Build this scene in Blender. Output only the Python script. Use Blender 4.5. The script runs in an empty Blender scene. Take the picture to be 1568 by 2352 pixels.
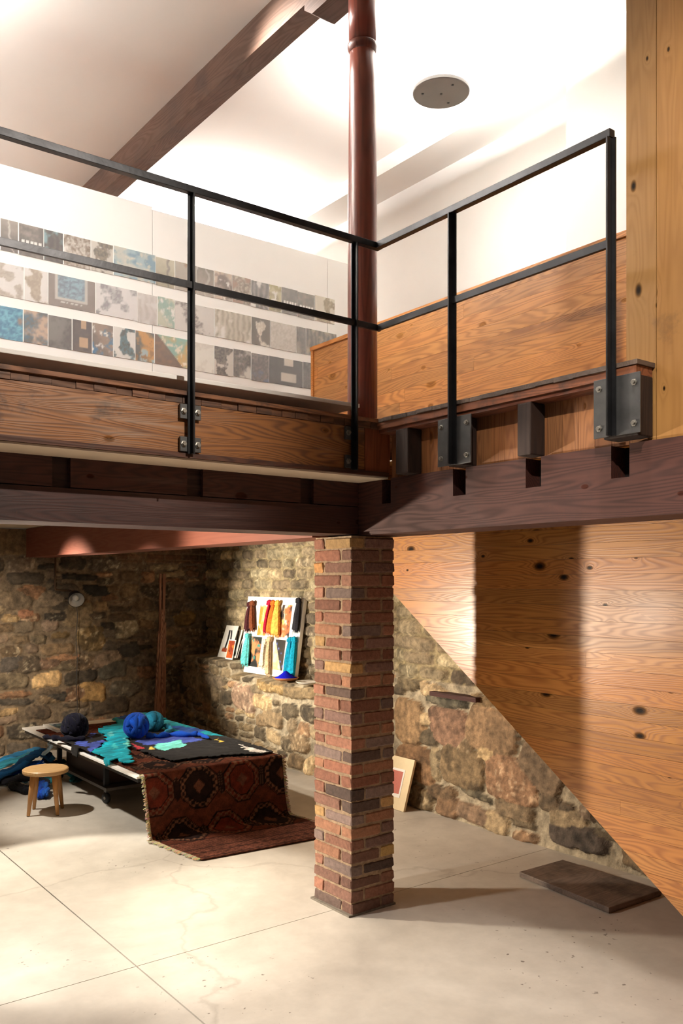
import bpy, math, random
import numpy as np
from mathutils import Vector

# ------------------------------------------------------------------ camera, world, lights
sc = bpy.context.scene
col = sc.collection
CAMZ = 1.95
AZ = math.radians(52.74)
CA, SA = math.cos(AZ), math.sin(AZ)
FPX, CX, HY = 1990.0, 784.0, 1335.0
cd = bpy.data.cameras.new('camera')
cam = bpy.data.objects.new('camera', cd); col.objects.link(cam)
cam.location = (0, 0, CAMZ)
cam.rotation_euler = (math.pi/2, 0, AZ - math.pi/2)
cd.sensor_fit = 'HORIZONTAL'; cd.sensor_width = 36.0
cd.lens = 36.0*FPX/1568.0
cd.shift_y = (HY-1176.0)/1568.0
cd.clip_start = 0.05
sc.camera = cam
sc.view_settings.view_transform = 'Standard'
sc.view_settings.look = 'None'
sc.view_settings.exposure = 0.45
sc.view_settings.gamma = 1.0
sc.view_settings.use_curve_mapping = False

w = bpy.data.worlds.new('world'); sc.world = w; w.use_nodes = True
w.node_tree.nodes['Background'].inputs[0].default_value = (1.0, 0.93, 0.84, 1)
w.node_tree.nodes['Background'].inputs[1].default_value = 0.045

def spot(name, loc, tgt, power, ang, colr=(1, .82, .6), size=.08, blend=.5):
    l = bpy.data.lights.new(name, 'SPOT'); l.energy = power; l.spot_size = math.radians(ang)
    l.spot_blend = blend; l.color = colr; l.shadow_soft_size = size
    o = bpy.data.objects.new(name, l); col.objects.link(o); o.location = loc
    o.rotation_euler = (Vector(tgt)-Vector(loc)).to_track_quat('-Z', 'Y').to_euler()
    return o
# work lamp standing off the left of the frame, low, shining towards the stair panel
spot('key_lamp', (0.75, 6.45, 1.42), (4.2, 3.0, 1.75), 540, 84, (1, .87, .70), .09, .4)
spot('sheen_light', (0.3, 5.0, 1.62), (4.0, 2.15, 1.75), 62, 24, (1, .90, .76), .06, .5)  # unseen light added for the sheen on the pine panel
# spots in the low room; the void ones are unseen fills added for the floor
spot('art_spot', (1.2, 8.9, 1.9), (5.2, 7.95, 1.38), 1150, 44, (1, .90, .74), .05, .8)
spot('wall_spot', (2.2, 6.9, 2.15), (5.0, 6.3, .55), 260, 74, (1, .88, .72), .05, 1.0)
spot('back_wall_spot', (1.2, 6.6, 1.9), (2.3, 9.9, .72), 560, 55, (1, .87, .70), .05, 1.0)
spot('table_spot', (1.5, 7.6, 2.40), (2.9, 7.1, .2), 200, 54, (1, .92, .80), .05, .7)
spot('floor_spot', (1.35, 6.3, 2.42), (1.95, 5.35, 0), 300, 56, (1, .92, .78), .03, .25)
spot('void_floor_fill', (0.0, 4.8, 2.46), (1.7, 3.5, 0), 270, 76, (1, .92, .84), .08, .9)
spot('void_down_fill', (2.2, 1.9, 5.4), (2.5, 2.2, 0), 380, 42, (1, .92, .84), .10, .9)
# unseen fill spots up high, added to brighten beam, rim, display and wall
spot('void_fill_spot', (-.8, -.4, 5.3), (3.2, 1.9, 3.2), 700, 30, (1, .90, .78), .06, .9)
spot('rim_fill_spot', (2.4, -.6, 5.3), (1.2, 3.73, 2.75), 640, 36, (1, .90, .78), .04, .9)
spot('display_fill_spot', (.6, 3.2, 5.6), (1.4, 6.0, 3.9), 330, 80, (1, .96, .90), .08, .9)
spot('wall_fill_spot', (2.4, 5.0, 5.6), (5.0, 3.6, 4.0), 250, 76, (1, .95, .88), .08, .9)
def up_light(name, loc, power, r=.19):
    l = bpy.data.lights.new(name, 'AREA'); l.shape = 'DISK'; l.size = 2*r; l.energy = power; l.color = (1, .97, .93)
    o = bpy.data.objects.new(name, l); col.objects.link(o); o.location = loc; o.rotation_euler = (math.pi, 0, 0)
UPS = [(4.26, 4.44, 5.40, 150), (4.3, 7.9, 5.40, 230), (0.4, 8.1, 5.40, 300), (0.5, 5.5, 5.40, 260)]  # the last two are unseen, added to brighten the left ceiling
for (x, y, z, p) in UPS: up_light('pendant_glow', (x, y, z+.03), p)

# ------------------------------------------------------------------ helpers
def P(px, py, u=None, v=None, z=None):
    """point of the building on a plane u=, v= or z= seen at a position in the photo"""
    r = (px-CX)/FPX; h = (HY-py)/FPX
    if u is not None: f = u/(r*SA+CA)
    elif v is not None: f = v/(SA-r*CA)
    else: f = (z-CAMZ)/h
    return Vector((f*(r*SA+CA), f*(SA-r*CA), CAMZ+h*f))
def proj(X, Y, Z):
    r = X*SA-Y*CA; f = X*CA+Y*SA
    return CX+FPX*r/f, HY-FPX*(Z-CAMZ)/f
def lin(c):
    c = [x/255.0 for x in c[:3]]
    return tuple(x/12.92 if x <= .04045 else ((x+.055)/1.055)**2.4 for x in c)
def linA(a):
    a = np.asarray(a, float)/255.0
    return np.where(a <= .04045, a/12.92, ((a+.055)/1.055)**2.4)

def hsh(ix, iy, seed):
    n = (ix*374761393 + iy*668265263 + seed*1442695041) & 0xffffffff
    n = ((n ^ (n >> 13))*1274126177) & 0xffffffff
    return ((n ^ (n >> 16)) & 0xffff)/65535.0
def vnoise(x, y, seed=0):
    x = np.asarray(x, float)+1000; y = np.asarray(y, float)+1000
    ix = np.floor(x).astype(np.int64); iy = np.floor(y).astype(np.int64)
    fx = x-ix; fy = y-iy; fx = fx*fx*(3-2*fx); fy = fy*fy*(3-2*fy)
    a = hsh(ix, iy, seed); b = hsh(ix+1, iy, seed); c = hsh(ix, iy+1, seed); d = hsh(ix+1, iy+1, seed)
    return (a*(1-fx)+b*fx)*(1-fy)+(c*(1-fx)+d*fx)*fy
def fbm(x, y, seed=0, o=4):
    s = 0; a = .5; t = 0
    for k in range(o):
        s = s+a*vnoise(x*2**k, y*2**k, seed+k*17); t += a; a *= .5
    return s/t

ORI = {}
def tag(o, label=None, cat=None, group=None, kind=None):
    if label: o['label'] = label
    if cat: o['category'] = cat
    if group: o['group'] = group
    if kind: o['kind'] = kind
    return o
def thing(name, loc, label, cat, group=None):
    o = bpy.data.objects.new(name, None); col.objects.link(o); o.location = loc; o.empty_display_size = .1
    ORI[o.name] = Vector(loc)
    return tag(o, label, cat, group)

class MB:
    def __init__(s): s.v = []; s.f = []; s.c = []
    def add(s, vs, fs, c):
        n = len(s.v); s.v += [tuple(p) for p in vs]; s.f += [tuple(i+n for i in f) for f in fs]
        if isinstance(c, list): s.c += c
        else:
            c = tuple(c)
            if len(c) == 3: c = c+(1.0,)
            s.c += [c]*len(vs)
    def box(s, x0, x1, y0, y1, z0, z1, c=(1, 1, 1)):
        vs = [(x0,y0,z0),(x1,y0,z0),(x1,y1,z0),(x0,y1,z0),(x0,y0,z1),(x1,y0,z1),(x1,y1,z1),(x0,y1,z1)]
        s.add(vs, [(0,3,2,1),(4,5,6,7),(0,1,5,4),(1,2,6,5),(2,3,7,6),(3,0,4,7)], c)
    def obox(s, o, a, b, n, c=(1, 1, 1)):
        """box from corner o with three edge vectors"""
        o, a, b, n = map(Vector, (o, a, b, n))
        vs = [o, o+a, o+a+b, o+b, o+n, o+a+n, o+a+b+n, o+b+n]
        fs = [(0,3,2,1),(4,5,6,7),(0,1,5,4),(1,2,6,5),(2,3,7,6),(3,0,4,7)]
        if a.cross(b).dot(n) < 0: fs = [f[::-1] for f in fs]
        s.add(vs, fs, c)
    def prism(s, poly, ax, t0, t1, c=(1, 1, 1)):
        """poly list of 2D; ax 'x' gives (y,z), 'y' gives (x,z), 'z' gives (x,y)"""
        n = len(poly)
        def m(p, t): return {'x': (t, p[0], p[1]), 'y': (p[0], t, p[1]), 'z': (p[0], p[1], t)}[ax]
        vs = [m(p, t0) for p in poly]+[m(p, t1) for p in poly]
        s.add(vs, [tuple(range(n))[::-1], tuple(range(n, 2*n))]+[(i, (i+1) % n, n+(i+1) % n, n+i) for i in range(n)], c)
    def lathe(s, cx, cy, prof, n=24, c=(1, 1, 1), axis=None, o=None, cap0=True):
        vs = []
        if axis is None: axis = Vector((0, 0, 1)); o = Vector((cx, cy, 0))
        axis = Vector(axis).normalized(); q = axis.to_track_quat('Z', 'Y')
        for (r, z) in prof:
            for k in range(n):
                a = 2*math.pi*k/n; vs.append(Vector(o)+q @ Vector((r*math.cos(a), r*math.sin(a), z)))
        fs = []
        for i in range(len(prof)-1):
            for k in range(n):
                k2 = (k+1) % n; fs.append((i*n+k, i*n+k2, (i+1)*n+k2, (i+1)*n+k))
        if cap0: fs.append(tuple(range(n))[::-1])
        m = (len(prof)-1)*n; fs.append(tuple(m+k for k in range(n)))
        s.add(vs, fs, c)
    def tube(s, pts, rad, n=8, c=(1, 1, 1), ridge=0, rk=5, tw=.6, flat=1.0):
        pts = [Vector(p) for p in pts]
        if not hasattr(rad, '__len__'): rad = [rad]*len(pts)
        vs = []; up = None; cl = []
        for i, p in enumerate(pts):
            t = (pts[min(i+1, len(pts)-1)]-pts[max(i-1, 0)])
            t = t.normalized() if t.length > 1e-9 else Vector((0, 0, 1))
            if up is None:
                up = Vector((0, 0, 1)) if abs(t.z) < .9 else Vector((1, 0, 0))
            up = (up-t*up.dot(t)).normalized(); sd = t.cross(up)
            for k in range(n):
                a = 2*math.pi*k/n; m = 1+ridge*math.sin(rk*a+tw*i)
                vs.append(p+(up*math.sin(a)*flat+sd*math.cos(a))*rad[i]*m)
        fs = []
        for i in range(len(pts)-1):
            for k in range(n):
                k2 = (k+1) % n; fs.append((i*n+k, i*n+k2, (i+1)*n+k2, (i+1)*n+k))
        fs.append(tuple(range(n))[::-1]); m = (len(pts)-1)*n; fs.append(tuple(m+k for k in range(n)))
        s.add(vs, fs, c)
    def grid(s, Pg, Cg, flip=False):
        nu, nv = Pg.shape[:2]
        n = len(s.v); s.v += [tuple(p) for p in Pg.reshape(-1, 3)]
        if Cg.shape[-1] == 3: Cg = np.concatenate([Cg, np.ones(Cg.shape[:2]+(1,))], -1)
        s.c += [tuple(p) for p in Cg.reshape(-1, 4)]
        for i in range(nu-1):
            for j in range(nv-1):
                a = n+i*nv+j; q = (a, a+nv, a+nv+1, a+1)
                s.f.append(q[::-1] if flip else q)
    def build(s, name, mat, parent=None, origin=None, smooth=False, bev=0.0):
        V = np.array(s.v, float)
        if parent is not None: org = ORI[parent.name]
        elif origin is not None: org = Vector(origin)
        else:
            org = Vector(((V[:, 0].min()+V[:, 0].max())/2, (V[:, 1].min()+V[:, 1].max())/2, V[:, 2].min()))
        V = V-np.array(org)
        me = bpy.data.meshes.new(name)
        me.from_pydata(V.tolist(), [], s.f)
        at = me.color_attributes.new('Col', 'FLOAT_COLOR', 'POINT')
        at.data.foreach_set('color', np.array(s.c, np.float32).ravel())
        me.materials.append(mat)
        if smooth:
            me.polygons.foreach_set('use_smooth', [True]*len(me.polygons))
        o = bpy.data.objects.new(name, me); col.objects.link(o)
        if parent is not None: o.parent = parent; ORI[o.name] = org
        else: o.location = org; ORI[o.name] = org
        if bev:
            b = o.modifiers.new('bevel', 'BEVEL'); b.width = bev; b.segments = 2; b.limit_method = 'ANGLE'
        if smooth == 'auto':
            pass
        return o

# ------------------------------------------------------------------ materials
def newmat(name):
    m = bpy.data.materials.new(name); m.use_nodes = True
    nt = m.node_tree; b = nt.nodes['Principled BSDF']
    return m, nt, b
def N(nt, t, **k):
    n = nt.nodes.new(t)
    for a, b in k.items(): setattr(n, a, b)
    return n
def mth(nt, op, a, b=None, c=None):
    n = N(nt, 'ShaderNodeMath', operation=op)
    for i, x in enumerate((a, b, c)):
        if x is None: continue
        if isinstance(x, (int, float)): n.inputs[i].default_value = x
        else: nt.links.new(x, n.inputs[i])
    return n.outputs[0]
def mix(nt, f, a, b, bt='MIX'):
    n = N(nt, 'ShaderNodeMix', data_type='RGBA', blend_type=bt)
    for i, x in ((0, f), (6, a), (7, b)):
        if isinstance(x, (int, float)): n.inputs[i].default_value = x
        elif isinstance(x, tuple): n.inputs[i].default_value = (x+(1,))[:4]
        else: nt.links.new(x, n.inputs[i])
    return n.outputs[2]
def ramp(nt, x, stops):
    n = N(nt, 'ShaderNodeValToRGB'); e = n.color_ramp.elements
    while len(e) < len(stops): e.new(.5)
    for i, (p, c) in enumerate(stops):
        e[i].position = p; e[i].color = (c+(1,))[:4] if isinstance(c, tuple) else (c, c, c, 1)
    nt.links.new(x, n.inputs[0]); return n.outputs[0]
def noise(nt, vec, scale, detail=4, rough=.5, dist=0):
    n = N(nt, 'ShaderNodeTexNoise'); n.inputs['Scale'].default_value = scale
    n.inputs['Detail'].default_value = detail; n.inputs['Roughness'].default_value = rough
    n.inputs['Distortion'].default_value = dist
    if vec is not None: nt.links.new(vec, n.inputs['Vector'])
    return n.outputs['Fac']
def objco(nt): return N(nt, 'ShaderNodeTexCoord').outputs['Object']
def bump(nt, b, h, s=.3, d=.01):
    n = N(nt, 'ShaderNodeBump'); n.inputs['Strength'].default_value = s; n.inputs['Distance'].default_value = d
    nt.links.new(h, n.inputs['Height']); nt.links.new(n.outputs[0], b.inputs['Normal'])

def plain(name, rgb, rough=.6, metal=0, var=.12, sc_=8, bmp=.0):
    m, nt, b = newmat(name); c = objco(nt); c0 = lin(rgb)
    f = noise(nt, c, sc_, 5)
    d = tuple(x*(1-var) for x in c0); l = tuple(min(1, x*(1+var)) for x in c0)
    nt.links.new(ramp(nt, f, [(.3, d), (.7, l)]), b.inputs['Base Color'])
    b.inputs['Roughness'].default_value = rough; b.inputs['Metallic'].default_value = metal
    if bmp: bump(nt, b, noise(nt, c, sc_*6, 3), bmp, .004)
    return m
def vcol(name, rough=.8, var=.25, sc_=30, bmp=.4, bd=.004, sheen=0, spec=.5, sat=0):
    m, nt, b = newmat(name); c = objco(nt)
    a = N(nt, 'ShaderNodeAttribute', attribute_name='Col')
    f = noise(nt, c, sc_, 6, .65)
    k = ramp(nt, f, [(.25, 1-var), (.75, 1+var)])
    nt.links.new(mix(nt, 1.0, a.outputs['Color'], k, 'MULTIPLY'), b.inputs['Base Color'])
    b.inputs['Roughness'].default_value = rough
    b.inputs['Specular IOR Level'].default_value = spec
    if bmp: bump(nt, b, f, bmp, bd)
    if sheen: b.inputs['Sheen Weight'].default_value = sheen
    return m
def wood(name, light, dark, ax='x', rough=.4, knots=.6, ring=26, coat=0, stain=None, gs=1.0, spec=.5, contrast=1.0, kdist=.055, nrm='x', kscale=3.4, scuff=None):
    """grain along ax; plank tint in Col, plank offset in its alpha"""
    m, nt, b = newmat(name); c = objco(nt)
    a = N(nt, 'ShaderNodeAttribute', attribute_name='Col')
    off = mth(nt, 'MULTIPLY', a.outputs['Alpha'], 37.0)
    cmb = N(nt, 'ShaderNodeCombineXYZ')
    for i in range(3): nt.links.new(off, cmb.inputs[i])
    va = N(nt, 'ShaderNodeVectorMath', operation='ADD'); nt.links.new(c, va.inputs[0]); nt.links.new(cmb.outputs[0], va.inputs[1])
    mp = N(nt, 'ShaderNodeMapping'); nt.links.new(va.outputs[0], mp.inputs[0])
    s = {'x': (.26, 3, 3), 'y': (3, .26, 3), 'z': (3, 3, .26)}[ax]
    mp.inputs['Scale'].default_value = tuple(q*gs for q in s)
    n1 = noise(nt, mp.outputs[0], 2.2, 2, .45, .25)
    # knots
    mk = N(nt, 'ShaderNodeMapping'); nt.links.new(va.outputs[0], mk.inputs[0])
    sk = {'x': (.55, 1, 1), 'y': (1, .55, 1), 'z': (1, 1, .55)}[ax]; mk.inputs['Scale'].default_value = sk
    vo = N(nt, 'ShaderNodeTexVoronoi', voronoi_dimensions='2D'); vo.inputs['Scale'].default_value = kscale
    sx = N(nt, 'ShaderNodeSeparateXYZ'); nt.links.new(mk.outputs[0], sx.inputs[0]); c2 = N(nt, 'ShaderNodeCombineXYZ')
    for q_, a_ in enumerate([k_ for k_ in range(3) if 'xyz'[k_] != nrm]): nt.links.new(sx.outputs[a_], c2.inputs[q_])
    nt.links.new(c2.outputs[0], vo.inputs['Vector'])
    kc = N(nt, 'ShaderNodeSeparateColor'); nt.links.new(vo.outputs['Color'], kc.inputs[0])
    kd = mth(nt, 'MULTIPLY', vo.outputs['Distance'], mth(nt, 'MULTIPLY_ADD', kc.outputs[0], 1.8, .6))
    kf = mth(nt, 'MULTIPLY', mth(nt, 'EXPONENT', mth(nt, 'MULTIPLY', kd, -11.0)), .22*knots)
    rg = mth(nt, 'SINE', mth(nt, 'MULTIPLY', mth(nt, 'ADD', n1, kf), float(ring*6.283)*1.5))
    rg = mth(nt, 'MULTIPLY_ADD', rg, .5, .5)
    rg = mth(nt, 'POWER', rg, 1.6)
    mf = N(nt, 'ShaderNodeMapping'); nt.links.new(va.outputs[0], mf.inputs[0])
    sf = {'x': (3, 90, 90), 'y': (90, 3, 90), 'z': (90, 90, 3)}[ax]; mf.inputs['Scale'].default_value = sf
    fine = noise(nt, mf.outputs[0], 1.0, 3, .6)
    g = mth(nt, 'ADD', mth(nt, 'MULTIPLY', rg, .62*contrast), mth(nt, 'MULTIPLY', fine, .38))
    colr = ramp(nt, g, [(.12, lin(light)), (.88, lin(dark))])
    big = noise(nt, c, 1.7, 3, .6)
    colr = mix(nt, 1.0, colr, ramp(nt, big, [(.3, .92), (.7, 1.05)]), 'MULTIPLY')
    colr = mix(nt, 1.0, colr, a.outputs['Color'], 'MULTIPLY')
    if stain:
        sn = noise(nt, c, stain[1], 6, .7)
        colr = mix(nt, ramp(nt, sn, [(stain[2], 0.0), (stain[3], 1.0)]), colr, lin(stain[0]))
    if scuff:
        colr = mix(nt, mth(nt, 'MULTIPLY', ramp(nt, noise(nt, c, 1.3, 2), [(.52, 0.0), (.66, 1.0)]), ramp(nt, noise(nt, mf.outputs[0], .35, 5, .7), [(.45, 0.0), (.7, .8)])), colr, lin(scuff))
    if knots > 0:
        km = ramp(nt, kd, [(kdist*.35, 1.0), (kdist*.7, .8), (kdist*1.2, .0)])
        vn = noise(nt, c, .9, 1)
        colr = mix(nt, mth(nt, 'MULTIPLY', km, min(1, knots*1.3)), colr, lin((30, 17, 10)))
        nt.links.new(ramp(nt, kd, [(kdist*.9, .08), (kdist*1.2, spec)]), b.inputs['Specular IOR Level'])
    nt.links.new(colr, b.inputs['Base Color'])
    nt.links.new(mth(nt, 'MULTIPLY_ADD', g, .22, rough-.08), b.inputs['Roughness'])
    b.inputs['Coat Weight'].default_value = coat; b.inputs['Coat Roughness'].default_value = .22
    if knots <= 0: b.inputs['Specular IOR Level'].default_value = spec
    bump(nt, b, g, .25, .002)
    return m

M = {}
M['pine'] = wood('orange_pine', (206, 140, 72), (142, 78, 32), 'y', .36, .9, 20, coat=.4, contrast=.65, kscale=3.0, kdist=.05)
M['parapet'] = wood('parapet_pine', (202, 138, 70), (150, 92, 42), 'y', .45, .35, 18, coat=.1, contrast=.8)
M['tall'] = wood('weathered_pine', (184, 136, 78), (150, 102, 52), 'z', .5, 1, 12, stain=((104, 78, 54), 2.6, .62, .8), contrast=.35, kdist=.06, kscale=4.4)
M['vert'] = wood('red_pine_boards', (168, 112, 70), (124, 78, 48), 'z', .5, .3, 16, contrast=.7)
M['rim'] = wood('rim_board', (158, 102, 52), (98, 58, 28), 'x', .5, .4, 22, stain=((60, 40, 30), 3.2, .58, .72), nrm='y', contrast=.9, scuff=(170, 150, 132))
M['beamx'] = wood('stained_beam_u', (76, 40, 31), (48, 25, 20), 'x', .55, .2, 16, stain=((44, 24, 21), 2.2, .5, .75), nrm='y', contrast=.7, scuff=(110, 84, 78))
M['beamy'] = wood('stained_beam_v', (82, 42, 32), (50, 25, 20), 'y', .72, .2, 16, stain=((58, 30, 26), 2.2, .5, .75), contrast=.7)
M['redbeam'] = wood('red_beam', (136, 78, 60), (114, 60, 46), 'y', .6, 0, 10, contrast=.4)
M['ceilbeam'] = wood('brown_ceiling_beam', (96, 68, 52), (70, 48, 36), 'y', .65, 0, 14, stain=((58, 44, 38), 2.5, .5, .8), contrast=.6)
M['joist'] = wood('dark_joist', (54, 36, 28), (32, 21, 16), 'z', .75, 0, 12, contrast=.6)
M['colwood'] = wood('red_stained_post', (132, 68, 52), (92, 44, 34), 'z', .33, .15, 9, coat=.2, contrast=.6)
M['trimw'] = wood('edge_trim', (134, 88, 56), (92, 58, 38), 'x', .6, 0, 12, stain=((70, 50, 40), 6, .5, .7), nrm='y')
M['edgey'] = wood('floor_edge_v', (138, 94, 68), (100, 66, 48), 'y', .6, 0, 12, stain=((74, 56, 48), 6, .5, .7))
M['stool'] = wood('stool_wood', (200, 154, 100), (166, 118, 70), 'z', .4, 0, 10, contrast=.5)
M['stooltop'] = wood('stool_seat_wood', (212, 174, 122), (186, 142, 92), 'x', .35, 0, 10, contrast=.5)
M['oldwood'] = wood('old_timber', (146, 104, 82), (98, 66, 52), 'z', .7, 0, 20)
M['slab'] = wood('weathered_slab', (132, 114, 102), (100, 84, 74), 'x', .7, 0, 14, stain=((62, 54, 50), 3, .45, .7), contrast=.5)
M['plaster'] = plain('white_plaster', (236, 233, 228), .85, 0, .02, 2)
M['ceil'] = plain('white_ceiling_paint', (236, 232, 226), .9, 0, .02, 1.5)
M['cream'] = plain('cream_soffit_paint', (226, 208, 182), .8, 0, .05, 4)
M['board'] = plain('white_board', (240, 238, 234), .6, 0, .015, 3)
M['steel'] = plain('dark_steel', (50, 50, 52), .38, .75, .3, 9, .1)
M['plate'] = plain('grey_steel_plate', (92, 92, 92), .42, .7, .2, 12, .1)
M['bolt'] = plain('zinc_bolt', (150, 146, 138), .4, .8, .15, 20)
M['darkmetal'] = plain('dark_enamel', (40, 40, 42), .5, .2, .1, 10)
M['pipe'] = plain('brown_conduit', (86, 66, 48), .6, .3, .2, 10)
M['lampin'] = plain('white_enamel', (200, 198, 194), .4, 0, .05, 10)
M['disc'] = plain('grey_disc', (128, 124, 120), .6, 0, .05, 6)
M['rubber'] = plain('black_rubber', (24, 24, 26), .6, 0, .1, 10)
M['black'] = plain('dark_void', (14, 10, 8), .9, 0, .1, 10)
M['stone'] = vcol('rubble_stone', .85, .62, 17, 1.0, .02)
M['brick'] = vcol('old_brick', .9, .35, 38, .9, .006)
M['wool'] = vcol('wool', .95, .22, 120, .8, .004, sheen=.06, spec=.2)
M['rug'] = vcol('rug_pile', .98, .35, 90, .8, .006, spec=.1)
M['print'] = vcol('printed_paper', .5, .04, 20, 0)
M['gloss'] = vcol('painted_things', .45, .06, 20, 0)

# concrete
m, nt, b = newmat('concrete_floor'); c = objco(nt)
n1 = noise(nt, c, .9, 6, .62, .6); n2 = noise(nt, c, 7, 6, .65); n3 = noise(nt, c, 60, 3, .7)
cc = ramp(nt, n1, [(.3, lin((186, 178, 167))), (.55, lin((202, 195, 184))), (.75, lin((212, 206, 196)))])
cc = mix(nt, 1.0, cc, ramp(nt, n2, [(.3, .90), (.7, 1.05)]), 'MULTIPLY')
pit = noise(nt, c, 26, 2, .5)
pm = mth(nt, 'MULTIPLY', ramp(nt, pit, [(.27, 1.0), (.31, 0.0)]), ramp(nt, noise(nt, c, .8, 2), [(.5, 0.0), (.6, .8)]))
cc = mix(nt, pm, cc, lin((96, 84, 74)))
vo = N(nt, 'ShaderNodeTexVoronoi', feature='DISTANCE_TO_EDGE'); vo.inputs['Scale'].default_value = .3
wn = N(nt, 'ShaderNodeTexNoise'); wn.inputs['Scale'].default_value = 1.6; wn.inputs['Detail'].default_value = 6; nt.links.new(c, wn.inputs['Vector'])
va = N(nt, 'ShaderNodeVectorMath', operation='MULTIPLY_ADD'); nt.links.new(wn.outputs['Color'], va.inputs[0]); va.inputs[1].default_value = (.5, .5, .5); nt.links.new(c, va.inputs[2])
nt.links.new(va.outputs[0], vo.inputs['Vector'])
ck = ramp(nt, vo.outputs['Distance'], [(.0003, .22), (.0014, 0.0)])
cc = mix(nt, ck, cc, lin((100, 86, 74)))
nt.links.new(cc, b.inputs['Base Color']); b.inputs['Roughness'].default_value = .55
bump(nt, b, n3, .08, .003); M['concrete'] = m

rng = random.Random(5)
def tint(lo=.8, hi=1.1, warm=.05):
    t = rng.uniform(lo, hi); q = rng.uniform(-warm, warm)
    return (t*(1+q), t, t*(1-q), rng.random())

# ------------------------------------------------------------------ floor
mb = MB(); g = .004
for (x0, x1) in ((-5, 1.83-g), (1.83+g, 5.2)):
    for (y0, y1) in ((-3, 4.12-g*.6), (4.12+g*.6, 10.2)):
        mb.box(x0, x1, y0, y1, -.03, 0)
tag(mb.build('floor', M['concrete']), kind='structure')
mb = MB(); mb.box(-5, 5.2, -3, 10.2, -.06, -.032); tag(mb.build('floor_subbase', M['black']), kind='structure')

# ------------------------------------------------------------------ rubble walls
def layout(W, H, rg, rh, wr, explicit=(), pal=None, s0=0, z0=0, split=.35, top=None):
    st = []
    z = z0
    while z < H:
        h = rg.uniform(*rh); s = s0-rg.uniform(0, .2)
        while s < W:
            ww = rg.uniform(*wr)*(.7+.6*h/rh[1])
            cs, cz = s+ww/2, z+h/2+rg.uniform(-.018, .018)
            if not any(e[0]-e[2]*.8 < cs < e[0]+e[2]*.8 and e[1]-e[3]*.85 < cz < e[1]+e[3]*.85 for e in explicit):
                if rg.random() < split and h > rh[0]*1.25:
                    k = rg.uniform(.4, .6)
                    st.append((cs, z+h*k/2, ww/2, h*k/2, rg.uniform(-.1, .1), None, rg.uniform(.5, 1.2)))
                    st.append((cs+rg.uniform(-.02, .02), z+h*(1+k)/2, ww/2, h*(1-k)/2, rg.uniform(-.1, .1), None, rg.uniform(.5, 1.2)))
                else:
                    st.append((cs, cz, ww/2, h/2, rg.uniform(-.12, .12), None, rg.uniform(.5, 1.3)))
            s += ww
        z += h
    return st+[tuple(e) for e in explicit]
def field(S, Z, stones, pal, mortar, rg, gap=.012, pw=3.2, warp=.05, rr=.035):
    Sw = S+warp*(fbm(S*4.5, Z*4.5, 3)-.5)*2+.03*(fbm(S*14, Z*14, 9)-.5)
    Zw = Z+warp*(fbm(S*4.5, Z*4.5, 23)-.5)*1.6+.025*(fbm(S*14, Z*14, 29)-.5)
    D = np.full(S.shape, -1.0); Hh = np.zeros(S.shape); C = np.zeros(S.shape+(3,)); C[...] = linA(mortar)
    mn = fbm(S*22, Z*22, 41); C *= (.7+.6*mn)[..., None]
    for (cs, cz, hw, hz, rot, colr, bul) in stones:
        ds = Sw-cs; dz = Zw-cz
        msk = (abs(ds) < hw*1.35+.04) & (abs(dz) < hz*1.35+.04)
        if not msk.any(): continue
        x = ds[msk]; y = dz[msk]
        ca, sa = math.cos(rot), math.sin(rot); x, y = x*ca+y*sa, y*ca-x*sa
        q = (abs(x/(hw-gap*.3))**pw+abs(y/(hz-gap*.3))**pw)**(1/pw)
        d = (1-q)*min(hw, hz)-gap*.5
        cur = D[msk]; hit = d > np.maximum(cur, 0)
        if colr is None:
            b_ = rg.choice(pal); t = rg.uniform(.82, 1.2); colr = tuple(min(255, q_*t*1.1) for q_ in b_)
        t = np.clip(d/rr, 0, 1); t = t*(2-t)
        tilt = rg.uniform(-.25, .25)*x/hw+rg.uniform(-.25, .25)*y/hz
        hh = t*(.020+.016*bul)+t*tilt*.022
        tmp = Hh[msk]; tmp[hit] = hh[hit]; Hh[msk] = tmp
        cur[hit] = d[hit]; D[msk] = cur
        cl = C[msk]
        dark = (.80+.20*t)
        sn = rg.randrange(1000)
        f2 = fbm(x*9, y*9, sn); f3 = fbm(x*34, y*34, sn+5)
        cc_ = linA(colr)[None, :]*((.5+1.0*f2)*(.6+.8*f3))[:, None]
        # lichen and soot patches belonging to each stone
        if rg.random() < .35: cc_ = cc_*(1-.6*(np.clip((f2-.5)*6, 0, 1)))[:, None]
        if rg.random() < .35: cc_ = cc_+np.clip((f3-.60)*5, 0, 1)[:, None]*linA((170, 160, 135))[None, :]*.6
        cl[hit] = cc_[hit]; C[msk] = cl
    Hh = Hh+.010*(fbm(S*28, Z*28, 77)-.5)+.014*(fbm(S*9, Z*9, 78)-.5)
    return Hh, C, D

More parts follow.
